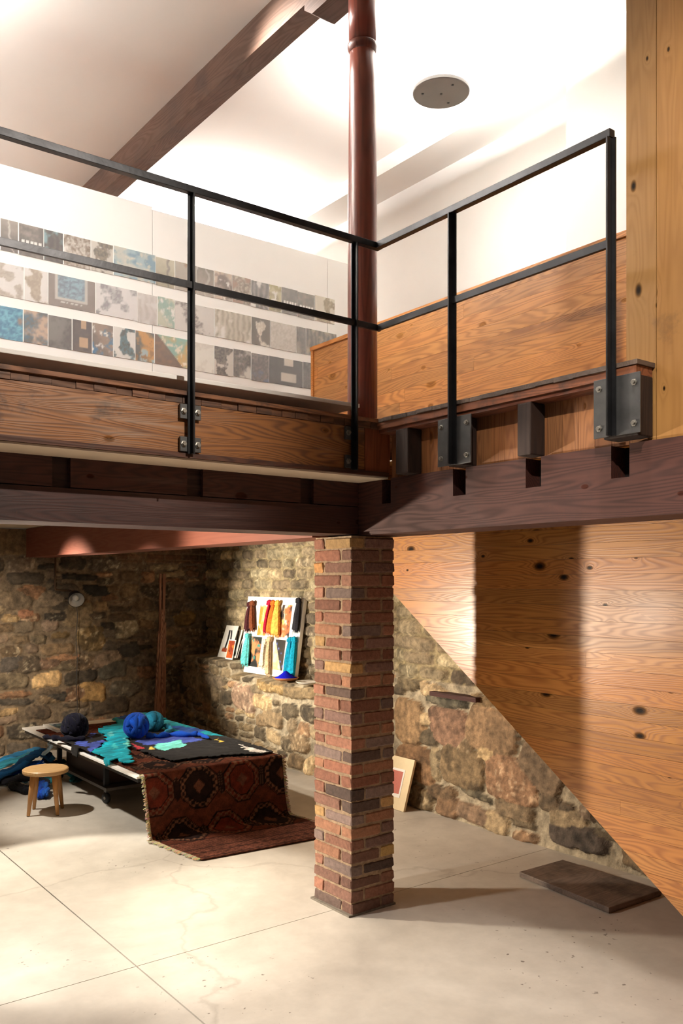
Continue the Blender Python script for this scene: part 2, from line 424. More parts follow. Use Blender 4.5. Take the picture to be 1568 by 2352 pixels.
PALB = [(112, 92, 68), (96, 80, 60), (124, 108, 84), (78, 66, 52), (140, 116, 82), (104, 88, 72), (62, 54, 44), (128, 96, 70), (90, 80, 68)]
rg = random.Random(11)
SU = np.arange(-1.2, 5.62, .0155); ZZ = np.arange(-.02, 2.545, .0155)
S, Z = np.meshgrid(SU, ZZ, indexing='ij')
ex = []
def exb(x0, y0, x1, y1, c=None, bul=1.0, rot=0, v=9.93):
    a = P((x0+x1)/2, (y0+y1)/2, v=v); l = P(x0, (y0+y1)/2, v=v); r = P(x1, (y0+y1)/2, v=v)
    t = P((x0+x1)/2, y0, v=v); bt = P((x0+x1)/2, y1, v=v)
    ex.append((a.x, a.z, abs(r.x-l.x)/2, abs(t.z-bt.z)/2, rot, c, bul))
exb(-10, 1355, 82, 1402, (108, 92, 72)); exb(85, 1352, 150, 1398, (120, 104, 84)); exb(145, 1380, 222, 1445, (124, 106, 80))
exb(180, 1438, 246, 1496, (136, 112, 74)); exb(262, 1422, 318, 1468, (150, 138, 116)); exb(175, 1565, 252, 1615, (156, 124, 78), 1.2)
exb(155, 1503, 230, 1540, (120, 98, 74)); exb(98, 1423, 138, 1453, (130, 110, 92)); exb(265, 1474, 320, 1516, (58, 54, 48))
exb(232, 1517, 300, 1562, (84, 78, 66)); exb(0, 1508, 58, 1550, (78, 70, 62)); exb(88, 1508, 146, 1540, (122, 96, 76))
exb(118, 1454, 168, 1470, (150, 122, 80)); exb(64, 1620, 120, 1655, (100, 84, 66)); exb(138, 1315, 234, 1334, (58, 50, 42))
exb(112, 1585, 160, 1612, (62, 56, 48)); exb(255, 1565, 325, 1600, (100, 92, 78)); exb(190, 1341, 262, 1370, (40, 37, 33), .4)
exb(25, 1423, 84, 1458, (104, 90, 72)); exb(38, 1398, 82, 1420, (158, 112, 84)); exb(400, 1405, 455, 1440, (140, 112, 66))
st = layout(5.6, 2.55, rg, (.10, .20), (.16, .40), ex)
Hh, C, D = field(S, Z, st, PALB, (112, 96, 76), rg, gap=.010, pw=3.8, rr=.022)
# brickier upper courses, plaster remains at upper left
up = np.clip((Z-2.16)/.04, 0, 1)
br = ((np.floor(Z/.085) % 2)*.12+S) % .24
bm = (np.clip((np.minimum(br, .24-br)-.008)/.006, 0, 1)*np.clip((np.minimum(Z % .085, .085-Z % .085)-.006)/.006, 0, 1))
bc = linA((104, 72, 50))*(.6+.8*hsh(np.floor((S+(np.floor(Z/.085) % 2)*.12)/.24).astype(int), np.floor(Z/.085).astype(int), 4))[..., None]
bc = bc*bm[..., None]+linA((120, 96, 70))*(1-bm[..., None])
mk = (up*np.clip((fbm(S*2, Z*3, 55)-.40)*8, 0, 1))[..., None]
C = C*(1-mk)+bc*mk; Hh = Hh*(1-mk[..., 0])+(.018*bm)*mk[..., 0]
pl = (np.clip((Z-2.22+.12*(fbm(S*5, Z*5, 61)-.5))/.02, 0, 1)*np.clip((3.35-S+.3*(fbm(S*3, Z*3, 5)-.5))/.05, 0, 1))[..., None]
pc = linA((112, 90, 62))*(.45+1.1*fbm(S*5, Z*5, 66, 5))[..., None]
C = C*(1-pl)+pc*pl; Hh = Hh*(1-pl[..., 0])+.03*pl[..., 0]
Pg = np.stack([S, 9.97-Hh*1.15, Z], -1)
mb = MB(); mb.grid(Pg, C, flip=False)
tag(mb.build('wall_back', M['stone'], smooth=True), kind='structure')

# right rubble wall, thick below the ledge
rg = random.Random(23)
SV = np.arange(.9, 10.05, .015); ZZ = np.arange(-.02, 2.545, .0145)
S, Z = np.meshgrid(SV, ZZ, indexing='ij')
ex = []
def exr(x0, y0, x1, y1, c=None, bul=1.0, rot=0, u=5.03):
    a = P((x0+x1)/2, (y0+y1)/2, u=u); l = P(x0, (y0+y1)/2, u=u); r = P(x1, (y0+y1)/2, u=u)
    t = P((x0+x1)/2, y0, u=u); bt = P((x0+x1)/2, y1, u=u)
    ex.append((a.y, a.z, abs(r.y-l.y)/2*1.10, abs(t.z-bt.z)/2*1.10, rot, c, bul))
exr(985, 1625, 1066, 1716, (140, 108, 86), .9); exr(906, 1609, 971, 1708, (142, 114, 82)); exr(1068, 1627, 1184, 1732, (146, 118, 88), 1.2)
exr(906, 1714, 987, 1797, (142, 108, 76), .7); exr(1012, 1720, 1103, 1811, (134, 112, 82)); exr(1109, 1739, 1228, 1840, (146, 112, 84), 1.3, .05)
exr(1195, 1706, 1290, 1812, (120, 100, 78), 1.1, .5); exr(975, 1803, 1042, 1840, (122, 98, 72), 1.1, .05); exr(1044, 1813, 1125, 1836, (108, 98, 78), .8, .1)
exr(1130, 1836, 1222, 1882, (134, 114, 88)); exr(1040, 1852, 1135, 1890, (128, 104, 82)); exr(1232, 1818, 1280, 1862, (116, 98, 76), 1.1)
exr(1276, 1838, 1314, 1864, (104, 90, 72)); exr(1255, 1895, 1392, 1950, (92, 80, 70), 1.6); exr(973, 1595, 1070, 1623, (110, 102, 84)); exr(1072, 1597, 1130, 1624, (132, 110, 80))
exr(1320, 1850, 1360, 1890, (124, 104, 84))
exr(985, 1720, 1008, 1795, (150, 132, 102), .4); exr(1070, 1632, 1088, 1690, (150, 132, 102), .4)
exr(532, 1573, 583, 1632, (150, 122, 100), .7, .15); exr(582, 1566, 660, 1592, (150, 122, 78), 1.1); exr(645, 1575, 718, 1606, (128, 108, 78), 1.)
exr(418, 1543, 465, 1585, (146, 128, 100)); exr(460, 1552, 516, 1582, (120, 104, 84)); exr(600, 1630, 645, 1668, (140, 118, 88)); exr(660, 1680, 706, 1725, (134, 112, 84)); exr(418, 1590, 478, 1615, (122, 104, 78))
exr(905, 1548, 970, 1586, (112, 98, 74))
st = layout(10.0, 1.12, rg, (.09, .19), (.13, .33), ex, split=.3)
st = [s for s in st if not (s[1] > 1.08)]
# squarer courses above the ledge
rg2 = random.Random(7); z = 1.10
st2 = []
while z < 2.6:
    h = rg2.uniform(.11, .145); s = .8
    while s < 10.1:
        ww = rg2.uniform(.22, .42) if s > 6.2 else rg2.uniform(.2, .55)
        st2.append((s+ww/2, z+h/2, ww/2, h/2, rg2.uniform(-.03, .03), None, rg2.uniform(.4, .9))); s += ww
    z += h
PALR = [(132, 112, 82), (118, 98, 72), (146, 126, 96), (104, 90, 70), (136, 106, 78), (124, 108, 84), (92, 80, 62)]
PALU = [(150, 134, 106), (136, 120, 94), (160, 146, 116), (120, 106, 84), (142, 124, 98), (104, 90, 72)]
H1, C1, D1 = field(S, Z, st, PALR, (160, 146, 122), rg, gap=.011, pw=4.4, rr=.022)
H2, C2, D2 = field(S, Z, st2, PALU, (150, 134, 100), rg2, gap=.008, pw=5, warp=.022, rr=.02)
ledge = np.where(S > 8.72, 1.02, .875)
ledge = np.where(S < 6.2, .875+.23*np.clip((6.2-S)/.35, 0, 1), ledge)+.02*(fbm(S*3, S*0+1, 8)-.5)
cl = C.shape
k1 = (Z < np.maximum(ledge, 1.10))[..., None]
C = np.where(k1, C1, C2); Hh = np.where(k1[..., 0], H1, H2)
browning = np.clip((Z-2.18+.15*(fbm(S*1.5, Z*1.5, 91)-.5))/.12, 0, 1)*.5*np.clip((7.6-S)/.4, .35, 1)  # browner towards the wall top, strongest on the near part
C = C*(1-browning[..., None])+linA((104, 90, 70))*browning[..., None]*(.6+.6*fbm(S*10, Z*10, 3))[..., None]
rear = 5.40-.30*np.clip((6.4-S)/.8, 0, 1)
t = np.clip((Z-ledge)/.012, 0, 1)
U = 5.06*(1-t)+rear*t
# rough bank of stones next to the stair
rough = np.clip((6.3-S)/.5, 0, 1)*np.clip((Z-1.05)/.1, 0, 1)
U = U-rough*.16*(fbm(S*2.6, Z*3.4, 33, 5)-.35)
foot = np.clip((.10-Z)/.10, 0, 1); U = U-foot*.03
Pg = np.stack([U-Hh*1.2, S, Z], -1)
mb = MB(); mb.grid(Pg, C, flip=True)
tag(mb.build('wall_right', M['stone'], smooth=True), kind='structure')

# ------------------------------------------------------------------ upper plaster walls and ceilings
mb = MB(); mb.box(-5, 6, -3, 10.2, 5.73, 5.85); tag(mb.build('ceiling', M['ceil']), kind='structure')
mb = MB()
mb.box(4.98, 5.5, -3, 3.92, 2.55, 5.73)             # near piece of the wall
mb.box(5.35, 5.5, 3.92, 10.2, 2.55, 5.73)           # recess back
mb.box(4.98, 5.35, 3.92, 9.96, 5.594, 5.73)         # bulkhead over the recess
tag(mb.build('wall_upper_right', M['plaster']), kind='structure')
mb = MB(); mb.box(-5, 5.35, 10.0, 10.2, 2.55, 5.73); tag(mb.build('wall_upper_back', M['plaster']), kind='structure')
# floor deck of the upper storey and the low ceiling beneath it
mb = MB()
mb.box(-5, 3.97, 4.3, 10.0, 2.545, 2.575); mb.box(3.97, 5.4, 5.7, 10.0, 2.545, 2.575)
tag(mb.build('ceiling_lower', M['cream']), kind='structure')
mb = MB()
mb.box(-5, 3.96, 3.80, 10.0, 2.80, 2.845); mb.box(3.96, 5.3, 5.7, 10.0, 2.80, 2.845); mb.box(3.22, 3.96, -2.5, 3.80, 2.80, 2.845)
tag(mb.build('floor_upper', M['trimw']), kind='structure')

# ------------------------------------------------------------------ main beams
def beam_front_notched(ax):
    pass
SLOTS_V = []   # mortise slots in the right beam (v range)
for (a, b_) in ((877, 897), (1040, 1069), (1207, 1242), (1403, 1445)):
    SLOTS_V.append((P(b_, 1100, u=3.17).y, P(a, 1100, u=3.17).y))
zs = 2.39
mb = MB()
mb.box(3.17, 3.46, -2.5, 4.3, 2.22, zs, (1, 1, 1, .3))
y0 = -2.5
for (a, b_) in sorted(SLOTS_V):
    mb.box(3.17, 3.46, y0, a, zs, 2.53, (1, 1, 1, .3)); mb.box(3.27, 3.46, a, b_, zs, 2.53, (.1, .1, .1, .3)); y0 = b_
mb.box(3.17, 3.46, y0, 4.3, zs, 2.53, (1, 1, 1, .3))
o = mb.build('timber_beam', M['beamy'])
tag(o, 'reddish brown timber beam with dark mortise slots running right from the pillar', 'beam')
mb = MB()
SL = []
for (a, b_) in ((120, 162), (430, 466), (690, 720)):
    SL.append((P(a, 1100, v=4.0).x, P(b_, 1100, v=4.0).x))
mb.box(-4, 3.165, 4.0, 4.29, 2.225, 2.385, (.8, .8, .85, .6))
x0 = -4
for (a, b_) in SL:
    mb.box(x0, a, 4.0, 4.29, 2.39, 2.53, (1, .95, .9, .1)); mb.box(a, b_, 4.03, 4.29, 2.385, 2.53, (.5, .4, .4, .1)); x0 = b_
mb.box(x0, 3.165, 4.0, 4.29, 2.39, 2.53, (1, .95, .9, .1))
o = mb.build('timber_beam', M['beamx'])
tag(o, 'very dark timber beam under the cream soffit, running left from the pillar', 'beam')
mb = MB(); mb.box(3.09, 3.38, 4.36, 9.95, 2.22, 2.54, (1, 1, 1, .2))
tag(mb.build('timber_beam', M['redbeam']), 'smooth red-brown beam under the low ceiling above the rubble wall', 'beam')

# rim board and edge layers of the left floor edge
RIM = thing('rim_joist', (0.5, 3.73, 2.54), 'wide orange-brown rim board under the left railing with water stains', 'beam')
mb = MB()
mb.box(-4, 3.0, 3.735, 3.80, 2.562, 2.795, (1, 1, 1, .15)); mb.build('board', M['rim'], RIM)
mb = MB(); mb.box(3.005, 3.185, 3.735, 3.80, 2.55, 2.80, (.85, .55, .5, .8)); tag(mb.build('board', M['vert'], RIM), 'short reddish board at the corner')
mb = MB(); x = -4.0
while x < 3.08:
    ww = rng.uniform(.06, .11); x1 = min(x+ww, 3.09)
    mb.box(x+.001, x1-.001, 3.728+rng.uniform(0, .008), 3.80, 2.797, 2.832, tint(.55, .95)); x = x1
mb.build('board_ends', M['trimw'], RIM)
mb = MB(); mb.box(-4, 3.09, 3.715, 3.80, 2.833, 2.853, (1.15, 1.1, 1, .4)); mb.build('edge_strip', M['trimw'], RIM)
mb = MB(); mb.box(-4, 3.17, 3.725, 3.80, 2.538, 2.561, (.45, .35, .35, .4)); mb.build('lower_strip', M['trimw'], RIM)
mb = MB(); mb.box(-4, 3.175, 3.74, 4.0, 2.528, 2.537); tag(mb.build('ceiling_soffit', M['cream']), kind='structure')

# right floor edge: strips, joists, vertical boards
vE = 2.07
DK = thing('floor_edge', (3.09, 3.0, 2.78), 'ragged floor edge strip running right above the joist ends', 'floor edge')
mb = MB(); y = vE
while y < 3.735:
    y1 = min(y+rng.uniform(.05, .12), 3.735); q = rng.uniform(0, .008)
    mb.box(3.075+q, 3.5, y, y1, 2.835-rng.uniform(0, .004), 2.853, tint(.6, .95)); y = y1
mb.build('edge_strip', M['slab'], DK)
mb = MB(); mb.box(3.087, 3.2, vE+.01, 3.728, 2.795, 2.833, (1.2, .95, .8, .5)); mb.box(3.10, 3.2, vE+.02, 3.728, 2.775, 2.794, (.8, .55, .45, .9))
mb.build('fascia', M['edgey'], DK)
mb = MB(); y = vE+.03
while y < 3.73:
    y1 = min(y+.088, 3.735); mb.box(3.20, 3.225, y+.001, y1-.001, 2.53, 2.80, tint(.8, 1.15, .08)); y = y1
tag(mb.build('board_panel', M['vert']), 'orange vertical boards filling the gaps between the joist ends', 'panel')
JG = 'joist ends over the right beam'
def joist(xa, xb, lab, dv=0.0, u0=3.095):
    a = P(xb, 1040, u=u0).y; b_ = P(xa, 1040, u=u0).y
    mb = MB(); mb.box(u0, 3.198, a, b_, 2.532, 2.775, (1, 1, 1, rng.random()))
    tag(mb.build('joist', M['joist'], bev=.006), lab, 'joist', JG)
joist(908, 936, 'dark joist end nearest the inner corner of the floor')
joist(1028, 1062, 'dark joist end behind the smaller steel bracket')
joist(1187, 1218, 'dark joist end hanging bare between the two steel brackets')
a = P(1466, 950, u=3.095).y
mb = MB(); mb.box(3.095, 3.198, a-.0, P(1385, 950, u=3.095).y, 2.545, 2.795, (.9, .9, .9, .7))
tag(mb.build('joist', M['joist'], bev=.006), 'dark end joist behind the larger steel bracket, next to the knotty planks', 'joist', JG)

# tall wall of knotty vertical planks
yE = P(1437, 500, u=3.205).y
mb = MB(); y = yE
ws = [P(1437, 500, u=3.205).y-P(1507, 500, u=3.205).y, .165, .14, .15, .16]
i = 0
while y > -1.0:
    ww = ws[i] if i < len(ws) else rng.uniform(.13, .17); i += 1
    mb.box(3.205, 3.26, y-ww+.0015, y-.0015, 2.532, 5.729, tint(.92, 1.08, .03)); y -= ww
o = mb.build('wall_near_right', M['tall']); tag(o, kind='structure')

# stair side: panel with diagonal lower edge, soffit, parapet
ang = .717
def zdiag(v): return .266+(v-2.426)*ang
mb = MB(); z = .0
while z < 2.8:
    h = .0865; z0, z1 = z, min(z+h-.0012, 2.8)
    # clip plank against the diagonal: keep points where z >= zdiag(v)
    def vmax(zz): return 2.426+(zz-.266)/ang
    va, vb = vmax(z0), vmax(z1)
    vlo = -.9
    cuts = [vlo]; 
    if rng.random() < .3: cuts.append(rng.uniform(1.5, 4.0))
    cuts.append(None)
    for k in range(len(cuts)-1):
        c0 = cuts[k]; c1 = cuts[k+1]
        tn = tint(.86, 1.12, .06)
        if c1 is None or c1 > va: poly = [(c0, z0), (min(va, 5.64), z0), (min(vb, 5.64), z1), (c0, z1)]
        else: poly = [(c0, z0), (c1-.001, z0), (c1-.001, z1), (c0, z1)]
        if poly[1][0] > c0: mb.prism(poly, 'x', 4.0, 4.025, tn)
        if c1 is not None and c1 > va: break
    z += h
tag(mb.build('wall_stair', M['pine']), kind='structure')
mb = MB()
mb.prism([(2.06, 0), (5.62, zdiag(5.62)-.004), (5.62, zdiag(5.62)+.03), (2.06, .04)], 'x', 4.026, 5.0)
tag(mb.build('ceiling_under_stair', M['pine']), kind='structure')
# parapet round the stair opening
PP = thing('parapet', (4.0, 3.9, 2.85), 'waist-high pine board parapet with a plain cap behind the railing', 'parapet')
mb = MB(); z = 2.85
while z < 3.78:
    z1 = min(z+.088, 3.785); y = 2.0
    while y < 5.62:
        y1 = min(y+rng.uniform(1.5, 4.0), 5.62); mb.box(4.0, 4.05, y, y1-.001, z, z1-.001, tint(.85, 1.1)); y = y1
    z = z1
mb.build('boards', M['parapet'], PP)
mb = MB(); mb.box(3.985, 4.07, 2.0, 5.655, 3.785, 3.815, (1.2, 1.15, 1.05, .3)); mb.build('cap', M['parapet'], PP)
mb = MB(); mb.box(3.99, 4.06, 5.622, 5.65, 2.85, 3.785, (1.15, 1.1, 1, .7)); mb.build('end_trim', M['parapet'], PP)

# ------------------------------------------------------------------ brick pillar
PL = thing('brick_pillar', (3.255, 4.155, 0), 'square pillar of worn red and yellow bricks standing on the concrete', 'pillar')
x0, x1, y0, y1 = 3.09, 3.42, 3.97, 4.34
nc = 30; ch = 2.215/nc
rb = random.Random(3)
mb = MB(); nz = 90
# mortar core: slightly rough shaft
per = []
for k in range(24): per.append((x0+.007+(x1-x0-.014)*k/24, y0+.007))
for k in range(24): per.append((x1-.007, y0+.007+(y1-y0-.014)*k/24))
for k in range(24): per.append((x1-.007-(x1-x0-.014)*k/24, y1-.007))
for k in range(24): per.append((x0+.007, y1-.007-(y1-y0-.014)*k/24))
per.append(per[0])
Pg = np.zeros((len(per), 180, 3)); 
for i, (a, b_) in enumerate(per):
    for j in range(180): Pg[i, j] = (a, b_, 2.215*j/179)
nn = fbm(np.arange(len(per))[:, None]*.6, np.arange(180)[None, :]*.6, 5)
nn[-1] = nn[0]
cx_, cy_ = (x0+x1)/2, (y0+y1)/2
dirx = Pg[..., 0]-cx_; diry = Pg[..., 1]-cy_; ln = np.sqrt(dirx**2+diry**2)
Pg[..., 0] += dirx/ln*(nn-.5)*.012; Pg[..., 1] += diry/ln*(nn-.5)*.012
Cg = linA((154, 130, 104))*(.7+.6*nn)[..., None]
mb.grid(Pg, Cg, flip=False); mb.build('mortar', M['brick'], PL, smooth=True)
BP = [(150, 104, 84), (142, 94, 74), (152, 108, 88), (132, 102, 92), (128, 108, 100), (144, 98, 78), (158, 112, 86), (122, 88, 74), (134, 90, 72)]
YEL = (186, 148, 98)
mb = MB()
def brick(a0, a1, b0, b1, z0, z1, c):
    j = lambda s: rb.uniform(-s, s)
    r = .004+rb.uniform(0, .004)
    vs = []; 
    # chamfered block: three nested rings
    def ringpts(ins, z):
        k = ins
        return [(a0+k+r, b0+k, z), (a1-k-r, b0+k, z), (a1-k, b0+k+r, z), (a1-k, b1-k-r, z), (a1-k-r, b1-k, z), (a0+k+r, b1-k, z), (a0+k, b1-k-r, z), (a0+k, b0+k+r, z)]
    for (ins, z) in ((r, z0), (0, z0+r), (0, z1-r), (r, z1)):
        for p in ringpts(ins, z): vs.append((p[0]+j(.003), p[1]+j(.003), p[2]+j(.003)))
    fs = [tuple(range(8))[::-1], tuple(range(24, 32))]
    for q in range(3):
        for k in range(8): fs.append((q*8+k, q*8+(k+1) % 8, q*8+8+(k+1) % 8, q*8+8+k))
    mb.add(vs, fs, c)
for k in range(nc):
    z0 = k*ch+.006+rb.uniform(-.003, .003); z1 = (k+1)*ch-.008+rb.uniform(-.003, .003)
    if k == 0: z0 = 0.002
    if k == nc-1: z1 = 2.205
    out = lambda: rb.uniform(-.005, .004)
    hd = .096+rb.uniform(-.01, .01); g = .014
    if k % 2: L = [(x0, x0+hd, y0, y0+(y1-y0-hd-g)), (x0+hd+g, x1, y0, y0+hd), (x1-hd, x1, y0+hd+g, y1), (x0, x1-hd-g, y1-hd, y1)]
    else: L = [(x0, x1-hd-g, y0, y0+hd), (x1-hd, x1, y0, y1-hd-g), (x0+hd+g, x1, y1-hd, y1), (x0, x0+hd, y0+hd+g, y1)]
    for i, (a, b_, c_, d_) in enumerate(L):
        cr = BP[rb.randrange(len(BP))]
        if rb.random() < .02: cr = YEL
        if rb.random() < .06: cr = (92, 74, 66)
        # the yellow bricks that stand out in the photo
        if k == 7 and i in (3,): cr = YEL
        if k == 4 and i in (1, 2): cr = (176, 146, 92)
        if k == 21 and i == 3: cr = YEL
        if k == 27 and i == 3: cr = (206, 150, 92)
        t = rb.uniform(.88, 1.1); cr = lin(tuple(min(255, q*t) for q in cr))
        brick(a+out()*.6, b_+out()*.6, c_+out()*.6, d_+out()*.6, z0, z1, cr)
mb.build('bricks', M['brick'], PL)
mb = MB(); mb.box(x0-.02, x1+.006, y0-.006, y1+.01, 0, .012, lin((120, 112, 100))); mb.build('base_pad', M['brick'], PL)

# ------------------------------------------------------------------ red post, capital, ceiling beam
RP = thing('wooden_post', (3.19, 3.99, 2.85), 'round red-stained wooden post with a turned collar, rising above the brick pillar', 'post')
cx, cy = 3.19, 3.99
mb = MB(); mb.lathe(cx, cy, [(.088, 2.855), (.088, 3.2), (.086, 4.2), (.078, 4.9), (.074, 5.17)], 36, (1, 1, 1, .4)); mb.build('shaft', M['colwood'], RP, smooth=True)
zc = P(830, 92, v=3.93).z
mb = MB(); mb.lathe(cx, cy, [(.074, zc-.035), (.082, zc-.02), (.088, zc-.005), (.090, zc+.012), (.086, zc+.02), (.080, zc+.024)], 36, (.6, .6, .6, .1)); mb.build('collar', M['colwood'], RP, smooth=True)
mb = MB(); mb.lathe(cx, cy, [(.080, zc+.024), (.083, 5.3), (.084, 5.498)], 36, (1, .9, .9, .7)); mb.build('upper_shaft', M['colwood'], RP, smooth=True)
mb = MB(); mb.box(3.05, 3.20, 4.28, 9.98, 5.50, 5.73, (1, 1, 1, .5)); mb.box(3.05, 3.20, -2.5, 4.279, 5.50, 5.73, (.9, .9, .9, .2))
tag(mb.build('ceiling_beam', M['ceilbeam']), 'long dark brown beam crossing the high white ceiling diagonally', 'beam')
mb = MB(); mb.prism([(3.70, 5.499), (3.70, 5.44), (3.76, 5.40), (4.30, 5.40), (4.38, 5.46), (4.38, 5.499)], 'x', 3.045, 3.215, (.75, .7, .7, .3))
tag(mb.build('bolster_block', M['ceilbeam']), 'dark wooden bolster block between the ceiling beam and the round post', 'block')
for oo in (): pass

# ------------------------------------------------------------------ railing
RL = thing('railing', (3.06, 3.70, 2.85), 'dark steel railing with two rails running around the corner of the floor opening', 'railing')
yR, xR = 3.70, 3.06
yN = P(1400, 305, u=3.06).y
mb = MB(); mb.box(-2.2, xR+.02, yR-.018, yR+.018, 3.786, 3.820); mb.build('top_rail', M['steel'], RL, bev=.002)
mb = MB(); mb.box(xR-.018, xR+.018, yN-.012, yR-.019, 3.786, 3.820); mb.build('top_rail', M['steel'], RL, bev=.002)
mb = MB(); mb.box(-2.2, xR+.02, yR-.012, yR+.004, 3.335, 3.368); mb.build('middle_rail', M['steel'], RL, bev=.001)
mb = MB(); mb.box(xR-.006, xR+.012, yN, yR-.013, 3.335, 3.368); mb.build('middle_rail', M['steel'], RL, bev=.001)
def postA(u, zb, full=True):    # post on the left run, T section
    mb = MB(); mb.box(u-.019, u+.019, yR+.006, yR+.012, zb, 3.785); mb.box(u-.004, u+.004, yR-.022, yR+.006, zb, 3.785)
    return mb.build('post', M['steel'], RL)
for px in (441, 815.5):
    u = P(px, 900, v=3.70).x; postA(u, 2.555)
    for zc_ in (2.755, 2.60):
        mb = MB(); mb.box(u-.055, u+.055 if px < 500 else u+.02, yR+.013, yR+.029, zc_-.035, zc_+.035); pt = mb.build('mounting_plate', M['plate'], RL, bev=.002)
        for s in ((-.037, .037) if px < 500 else (-.037,)):
            mb = MB(); mb.lathe(0, 0, [(.016, 0), (.016, .004), (.010, .005), (.010, .014)], 6, axis=(0, -1, 0), o=(u+s, yR+.013, zc_))
            mb.build('bolt', M['bolt'], pt)
u = P(-420, 900, v=3.70).x; postA(u, 2.555)
def postB(pxa, pyt, zb, plate, side):
    v = P(pxa, 900, u=xR).y
    mb = MB(); mb.box(xR+.004, xR+.012, v-.019, v+.019, zb, 3.785); mb.box(xR-.028, xR+.004, v-.004-.0, v+.004, zb, 3.785)
    mb.build('post', M['steel'], RL)
    (x0_, x1_, zt, zb2) = plate
    ya = P(x1_, 1000, u=3.08).y; yb = P(x0_, 1000, u=3.08).y
    mb = MB(); mb.box(3.073, 3.081, ya, yb, zb2, zt); pt = mb.build('mounting_plate', M['plate'], RL, bev=.0015)
    for yy in (ya+.028, yb-.028):
        for zz in (zt-.04, zb2+.04):
            mb = MB(); mb.lathe(0, 0, [(.0145, 0), (.0145, .003), (.009, .004), (.009, .013)], 6, axis=(-1, 0, 0), o=(3.073, yy, zz)); mb.build('bolt', M['bolt'], pt)
postB(1038, 490, 2.535, (1007, 1083, 2.772, 2.533), 0)
postB(1402, 305, 2.552, (1365, 1472, 2.798, 2.552), 0)

# ------------------------------------------------------------------ pictures (flat painted panels with a colour grid)
def pnoise(s, t, k, seed): return fbm(s*k, t*k, seed, 5)
def mixc(a, b, f):
    f = np.clip(f, 0, 1)[..., None]; return np.asarray(a, float)*(1-f)+np.asarray(b, float)*f
def pic(style, pal, seed, n=34, m=26, asp=1.0):
    s, t = np.meshgrid(np.linspace(0, 1, n), np.linspace(0, 1, m), indexing='ij')
    s2 = s*asp
    A = [np.array(c, float) for c in pal]
    n1 = pnoise(s2, t, 3, seed); n2 = pnoise(s2, t, 7, seed+50); n3 = pnoise(s2, t, 16, seed+90)
    if style == 'tex': C = mixc(A[0], A[1], (n3-.3)*2.4); C = mixc(C, A[-1], (n1-.55)*6)
    elif style == 'blot': C = mixc(A[0]*np.ones(s.shape+(3,)), mixc(A[1], A[-1], (n3-.35)*4), (n1+.25*(1-abs(s-.5)*2)-.62)*18)
    elif style == 'grad': C = mixc(A[0], A[1], t+.6*(n2-.5)); C = mixc(C, A[-1], (np.sin(s*9+n1*5)-.75)*3)
    elif style == 'strip': C = mixc(A[0], A[1], (np.sin(s2*30+n1*9)*.5+.5)*n2*1.6); C = mixc(C, A[-1], (n1-.6)*8)
    elif style == 'room':
        C = mixc(A[0], A[1], (n2-.4)*1.2)
        w = ((s > .35) & (s < .8) & (t > .12) & (t < .45)); C[w] = A[-1]
        w = ((s > .45) & (s < .7) & (t > .75)); C[w] = A[-1]
    elif style == 'frame':
        C = mixc(A[0]*np.ones(s.shape+(3,)), A[0]*.85, n1)
        w = (s > .14) & (s < .84) & (t > .2); C[w] = A[1]*1.0
        w = (s > .19) & (s < .78) & (t > .3); C[w] = mixc(A[2], A[3], (n3-.35)*3)[w]
        w = (s > .25) & (s < .72) & (t > .12) & (t < .17) & (n3 > .45); C[w] = (220, 218, 212)
    elif style == 'windows':
        C = mixc(A[0], A[1], (n2-.35)*2)
        for a in np.arange(.12, .95, .17):
            w = (s > a) & (s < a+.12) & (t > .2) & (t < .5); C[w] = A[-1]
    elif style == 'swirl':
        f = (np.sin(s2*5+t*4+n1*7)*.5+.5); C = mixc(A[0], A[1], f*1.6-.3); C = mixc(C, A[2], (n1-.55)*9); C = mixc(C, A[-1], (n2-.62)*9)
    elif style == 'rock':
        C = mixc(A[0], A[1], (n3-.3)*2.2); C = mixc(C, A[2], (n1-.5)*7)
    elif style == 'wedge':
        C = mixc(A[0]*np.ones(s.shape+(3,)), A[1], (n2-.4)*3); f = ((1-t) < s*1.3-.1).astype(float); C = mixc(C, mixc(A[2], A[3], (n1-.4)*4), f); C = mixc(C, A[-1], (n2-.6)*10*f)
    elif style == 'vase':
        C = mixc(A[0]*np.ones(s.shape+(3,)), A[1], (.12-abs(s-.30-.1*np.sin(t*3)))*30)
        C = mixc(C, A[1], (.10-abs(s-.78+.16*(t-.4)**2*4))*30); C = mixc(C, A[2], (.22-t)*9*n2*2)
    elif style == 'flame':
        f = np.sin(s*7+n1*8); C = mixc(A[0], A[1], (f+.1)*3); C = mixc(C, A[2], (n1-.5)*9); C = mixc(C, A[3], (n2-.6)*12)
    elif style == 'dots':
        C = A[0]*np.ones(s.shape+(3,)); C = mixc(C, A[1], (np.sin(s*70)*np.sin(t*70)+.2)*2*.5)
    return linA(np.clip(C, 0, 255))
def painting(o, e1, e2, nrm, C):
    """quad grid over edge vectors e1,e2 from corner o; thin solid backing"""
    n, m = C.shape[:2]
    o, e1, e2, nrm = (np.array(q, float) for q in (o, e1, e2, nrm))
    s, t = np.meshgrid(np.linspace(0, 1, n), np.linspace(0, 1, m), indexing='ij')
    return o+s[..., None]*e1+t[..., None]*e2+nrm

